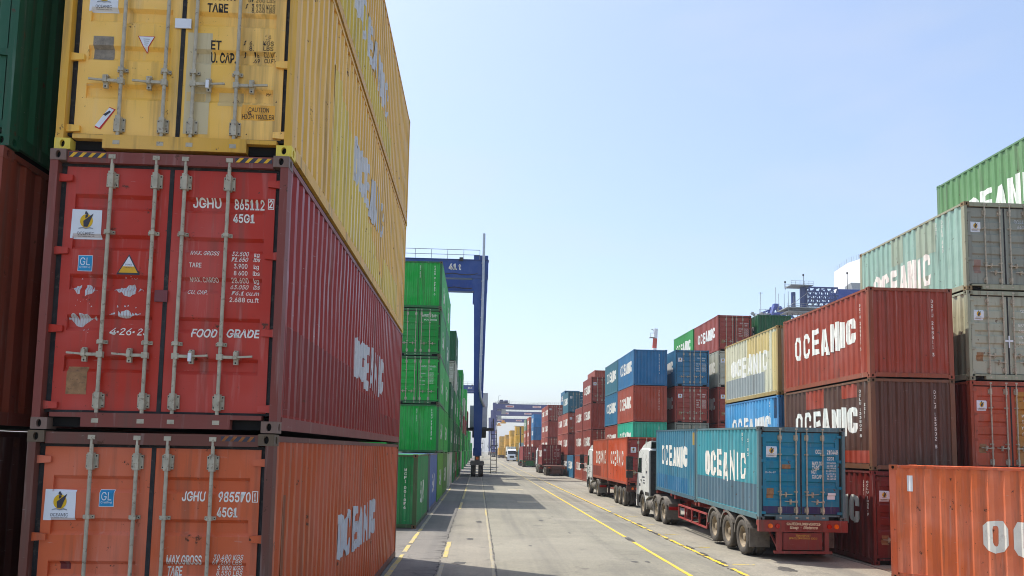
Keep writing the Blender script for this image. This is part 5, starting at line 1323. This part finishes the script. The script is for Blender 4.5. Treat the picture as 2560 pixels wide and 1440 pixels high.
for (xx, zz) in ((-12.6, 47.2), (-1.5, 48.0), (-17.2, 45.3)): b.bar((xx, 0, 43.5), (xx, 0, zz), .1); b.tube([(xx, 0, zz), (xx, 0, zz+.45)], .22, 8)
obj('lamp_mast', b.mesh('lamp_mast', [dark_steel]), r)
b = MB(); b.prism([(-2, 43.6), (2, 43.6), (2, 45.2), (-1.2, 45.6)], -1.2, 2.0); b.box(4, 9, -1.8, 1.8, 43.6, 46.6); b.box(2.2, 4, -1.2, 1.2, 43.6, 44.8); obj('winch_house', b.mesh('winch_house', [grey_steel]), r)
r = empty('quay_crane', (92.3, 232, 0), 0, 'blue apex frame of a farther quay crane above the dark green container', 'quay crane', 'quay cranes beyond the stacks')
b = MB()
for (dx, dy) in ((-4.5, -3), (4.2, -3), (-4.5, 3), (4.2, 3)): b.bar((dx, dy, 40), (dx*.22, dy*.3, 49.2), .9)
for zz, k in ((44.0, .70), (47, .45)): b.bar((-4.5*k, -3*k, zz), (4.2*k, -3*k, zz), .5); b.bar((-4.5*k, 3*k, zz), (4.2*k, 3*k, zz), .5)
b.bar((0, -1, 49.5), (9, -1, 43), .5); b.bar((0, 1, 49.5), (12, 1, 40), .4); b.box(-.8, .8, -.8, .8, 48.4, 50.2)
for s in (-1, 1):
    b.bar((s*1.0, 0, 48.6), (s*5.2, 0, 47.0), .5)
obj('apex_frame', b.mesh('apex_frame', [steel_paint]), r, lin(22, 60, 146))
b = MB(); b.box(-6, -2, -2, 2, 46.6, 46.8); b.box(2.2, 6, -2, 2, 47.2, 47.4)
for xx in (-6, -4, -2, 2.2, 4, 6): b.bar((xx, -2, 46.7), (xx, -2, 48.1), .08)
b.bar((-6, -2, 48.0), (-2, -2, 48.0), .08); b.bar((2.2, -2, 48.2), (6, -2, 48.2), .08); b.bar((0, 0, 50), (0, 0, 55.5), .12)
obj('platform', b.mesh('platform', [grey_steel]), r)
b = MB()
for s in (-1, 1):
    for yy in (-6, 6): b.bar((s*9, yy, 0), (s*3.5, yy*.4, 40.5), 1.3)
b.box(-6, 40, -2.5, -1.8, 38, 40.4); b.box(-6, 40, 1.8, 2.5, 38, 40.4)
obj('leg_frame', b.mesh('leg_frame', [steel_paint]), r, qb)
# ship
r = empty('cargo_ship', (0, 0, 0), 0, 'white ship superstructure with sloped roofline beyond the quay crane', 'ship')
b = MB(); n = len(b.v)
P = [(208.8, 18), (208.8, 55.15), (200.5, 55.75), (192.5, 55.0), (187, 54.5), (187, 18)]
b.prism(P, 100, 128)
obj('superstructure', b.mesh('superstructure', [shipw], fix=True), r)
b = MB(); b.box(97, 135, 60, 420, -4, 18); obj('hull', b.mesh('hull', [make_plain("ship_hull", lin(40, 60, 100), .5)]), r)
b = MB()
for (ya, za), (yb, zb) in zip(P[1:], P[2:4]+P[4:5]):
    for k in range(6): f_ = k/6; b.bar((100.3, ya+(yb-ya)*f_, za+(zb-za)*f_), (100.3, ya+(yb-ya)*f_, za+(zb-za)*f_+1.5), .06)
obj('railing', b.mesh('railing', [grey_steel]), r)
# floodlight mast with many lamps
r = empty('floodlight_mast', (75.2, 201, 0), 0, 'tall mast head crowded with grey floodlight panels beside the blue apex', 'floodlight mast')
b = MB(); b.tube([(0, 0, 0), (0, 0, 41)], [.6, .3], 10); b.tube([(0.6, 0, 41), (.6, 0, 47)], .07, 6); b.bar((0, 0, 46.8), (1.2, 0, 46.8), .1)
for zz in (39.5, 41): b.bar((-2.4, 0, zz), (2.6, 0, zz), .12); b.bar((0, -2.0, zz), (0, 2.0, zz), .12)
obj('pole', b.mesh('pole', [grey_steel]), r)
rnd = random.Random(4)
for i in range(12):
    b = MB(); b.box(-.32, .32, -.08, .08, -.42, .42); o = obj('lamp_head', cached(('lh',), lambda: b.mesh('lamp_head', [grey_steel])), r, None, (-2.2+.42*i, rnd.uniform(-1, 1), 39.6+rnd.uniform(-.6, 1.7)))
    o.rotation_euler = (rnd.uniform(-.3, .3), rnd.uniform(-.4, .4), rnd.uniform(-.6, .6))
# red and white mast behind the blue containers
r = empty('crane_boom', (37.0, 160, 0), 0, 'red and white banded crane boom tip above the blue containers', 'crane boom')
b = MB()
for i in range(14):
    z0, z1 = 2.1*i, 2.1*(i+1); x0, x1 = -1.6+z0*.07, -1.6+z1*.07
    b.tube([(x0, 0, z0), (x1, 0, z1-.002)], [.62-.012*i, .61-.012*i], 10, i % 2)
obj('lattice', b.mesh('lattice', [make_plain("boom_red", lin(196, 70, 44), .5), stick_w]), r)
b = MB(); b.box(-.9, .2, -.5, .5, 27.4, 27.55); b.bar((.3, 0, 29), (-.5, 0, 29.3), .15); b.bar((-.85, -.45, 27.5), (-.85, -.45, 28.4), .08); b.bar((.1, -.45, 28.4), (-.85, -.45, 28.4), .08)
obj('platform', b.mesh('platform', [grey_steel]), r)
# harbour crane jib at the far end of the lane
r = empty('harbour_crane', (18, 520, 0), 0, 'pale grey jib slanting up behind the yellow stacks', 'harbour crane')
b = MB(); b.bar((-6, 0, 2), (8, 0, 17.5), 1.0); obj('jib', b.mesh('jib', [grey_steel]), r)
b = MB(); b.box(-9, -3, -2, 2, 0, 4); obj('machinery_house', b.mesh('machinery_house', [steel_paint]), r, lin(90, 100, 120))
# lamp posts
for (x, y, h, lb) in ((10.6, 192, 9, 'dark lamp post at the edge of the pale low pile'), (9.9, 420, 14, 'thin lamp post at the end of the lane')):
    r = empty('lamp_post', (x, y, -.15), 0, lb, 'lamp post'); b = MB(); b.tube([(0, 0, 0), (0, 0, h)], [.22, .12], 8); obj('pole', b.mesh('pole', [dark_steel]), r)
    b = MB(); b.bar((0, 0, h), (-1.4, 0, h+.2), .1); b.box(-1.8, -1.1, -.15, .15, h+.12, h+.24); obj('lamp_head', b.mesh('lamp_head', [grey_steel]), r)

# ------------------------------------------------------------------ the hazy harbour air
b = MB(); b.box(-720, 720, -130, 2610, -6, 72)
hz = obj('haze', b.mesh('haze', [])); hz['kind'] = 'stuff'
m = bpy.data.materials.new("haze_air"); m.use_nodes = True; t = m.node_tree; t.nodes.clear()
out = t.nodes.new("ShaderNodeOutputMaterial"); pv = t.nodes.new("ShaderNodeVolumePrincipled")
pv.inputs['Color'].default_value = (0.86, 0.91, 0.98, 1); pv.inputs['Density'].default_value = 0.00036; pv.inputs['Anisotropy'].default_value = 0.2
t.links.new(pv.outputs[0], out.inputs['Volume']); hz.data.materials.append(m)
print("containers", COUNT[0], "objects", len(bpy.data.objects))
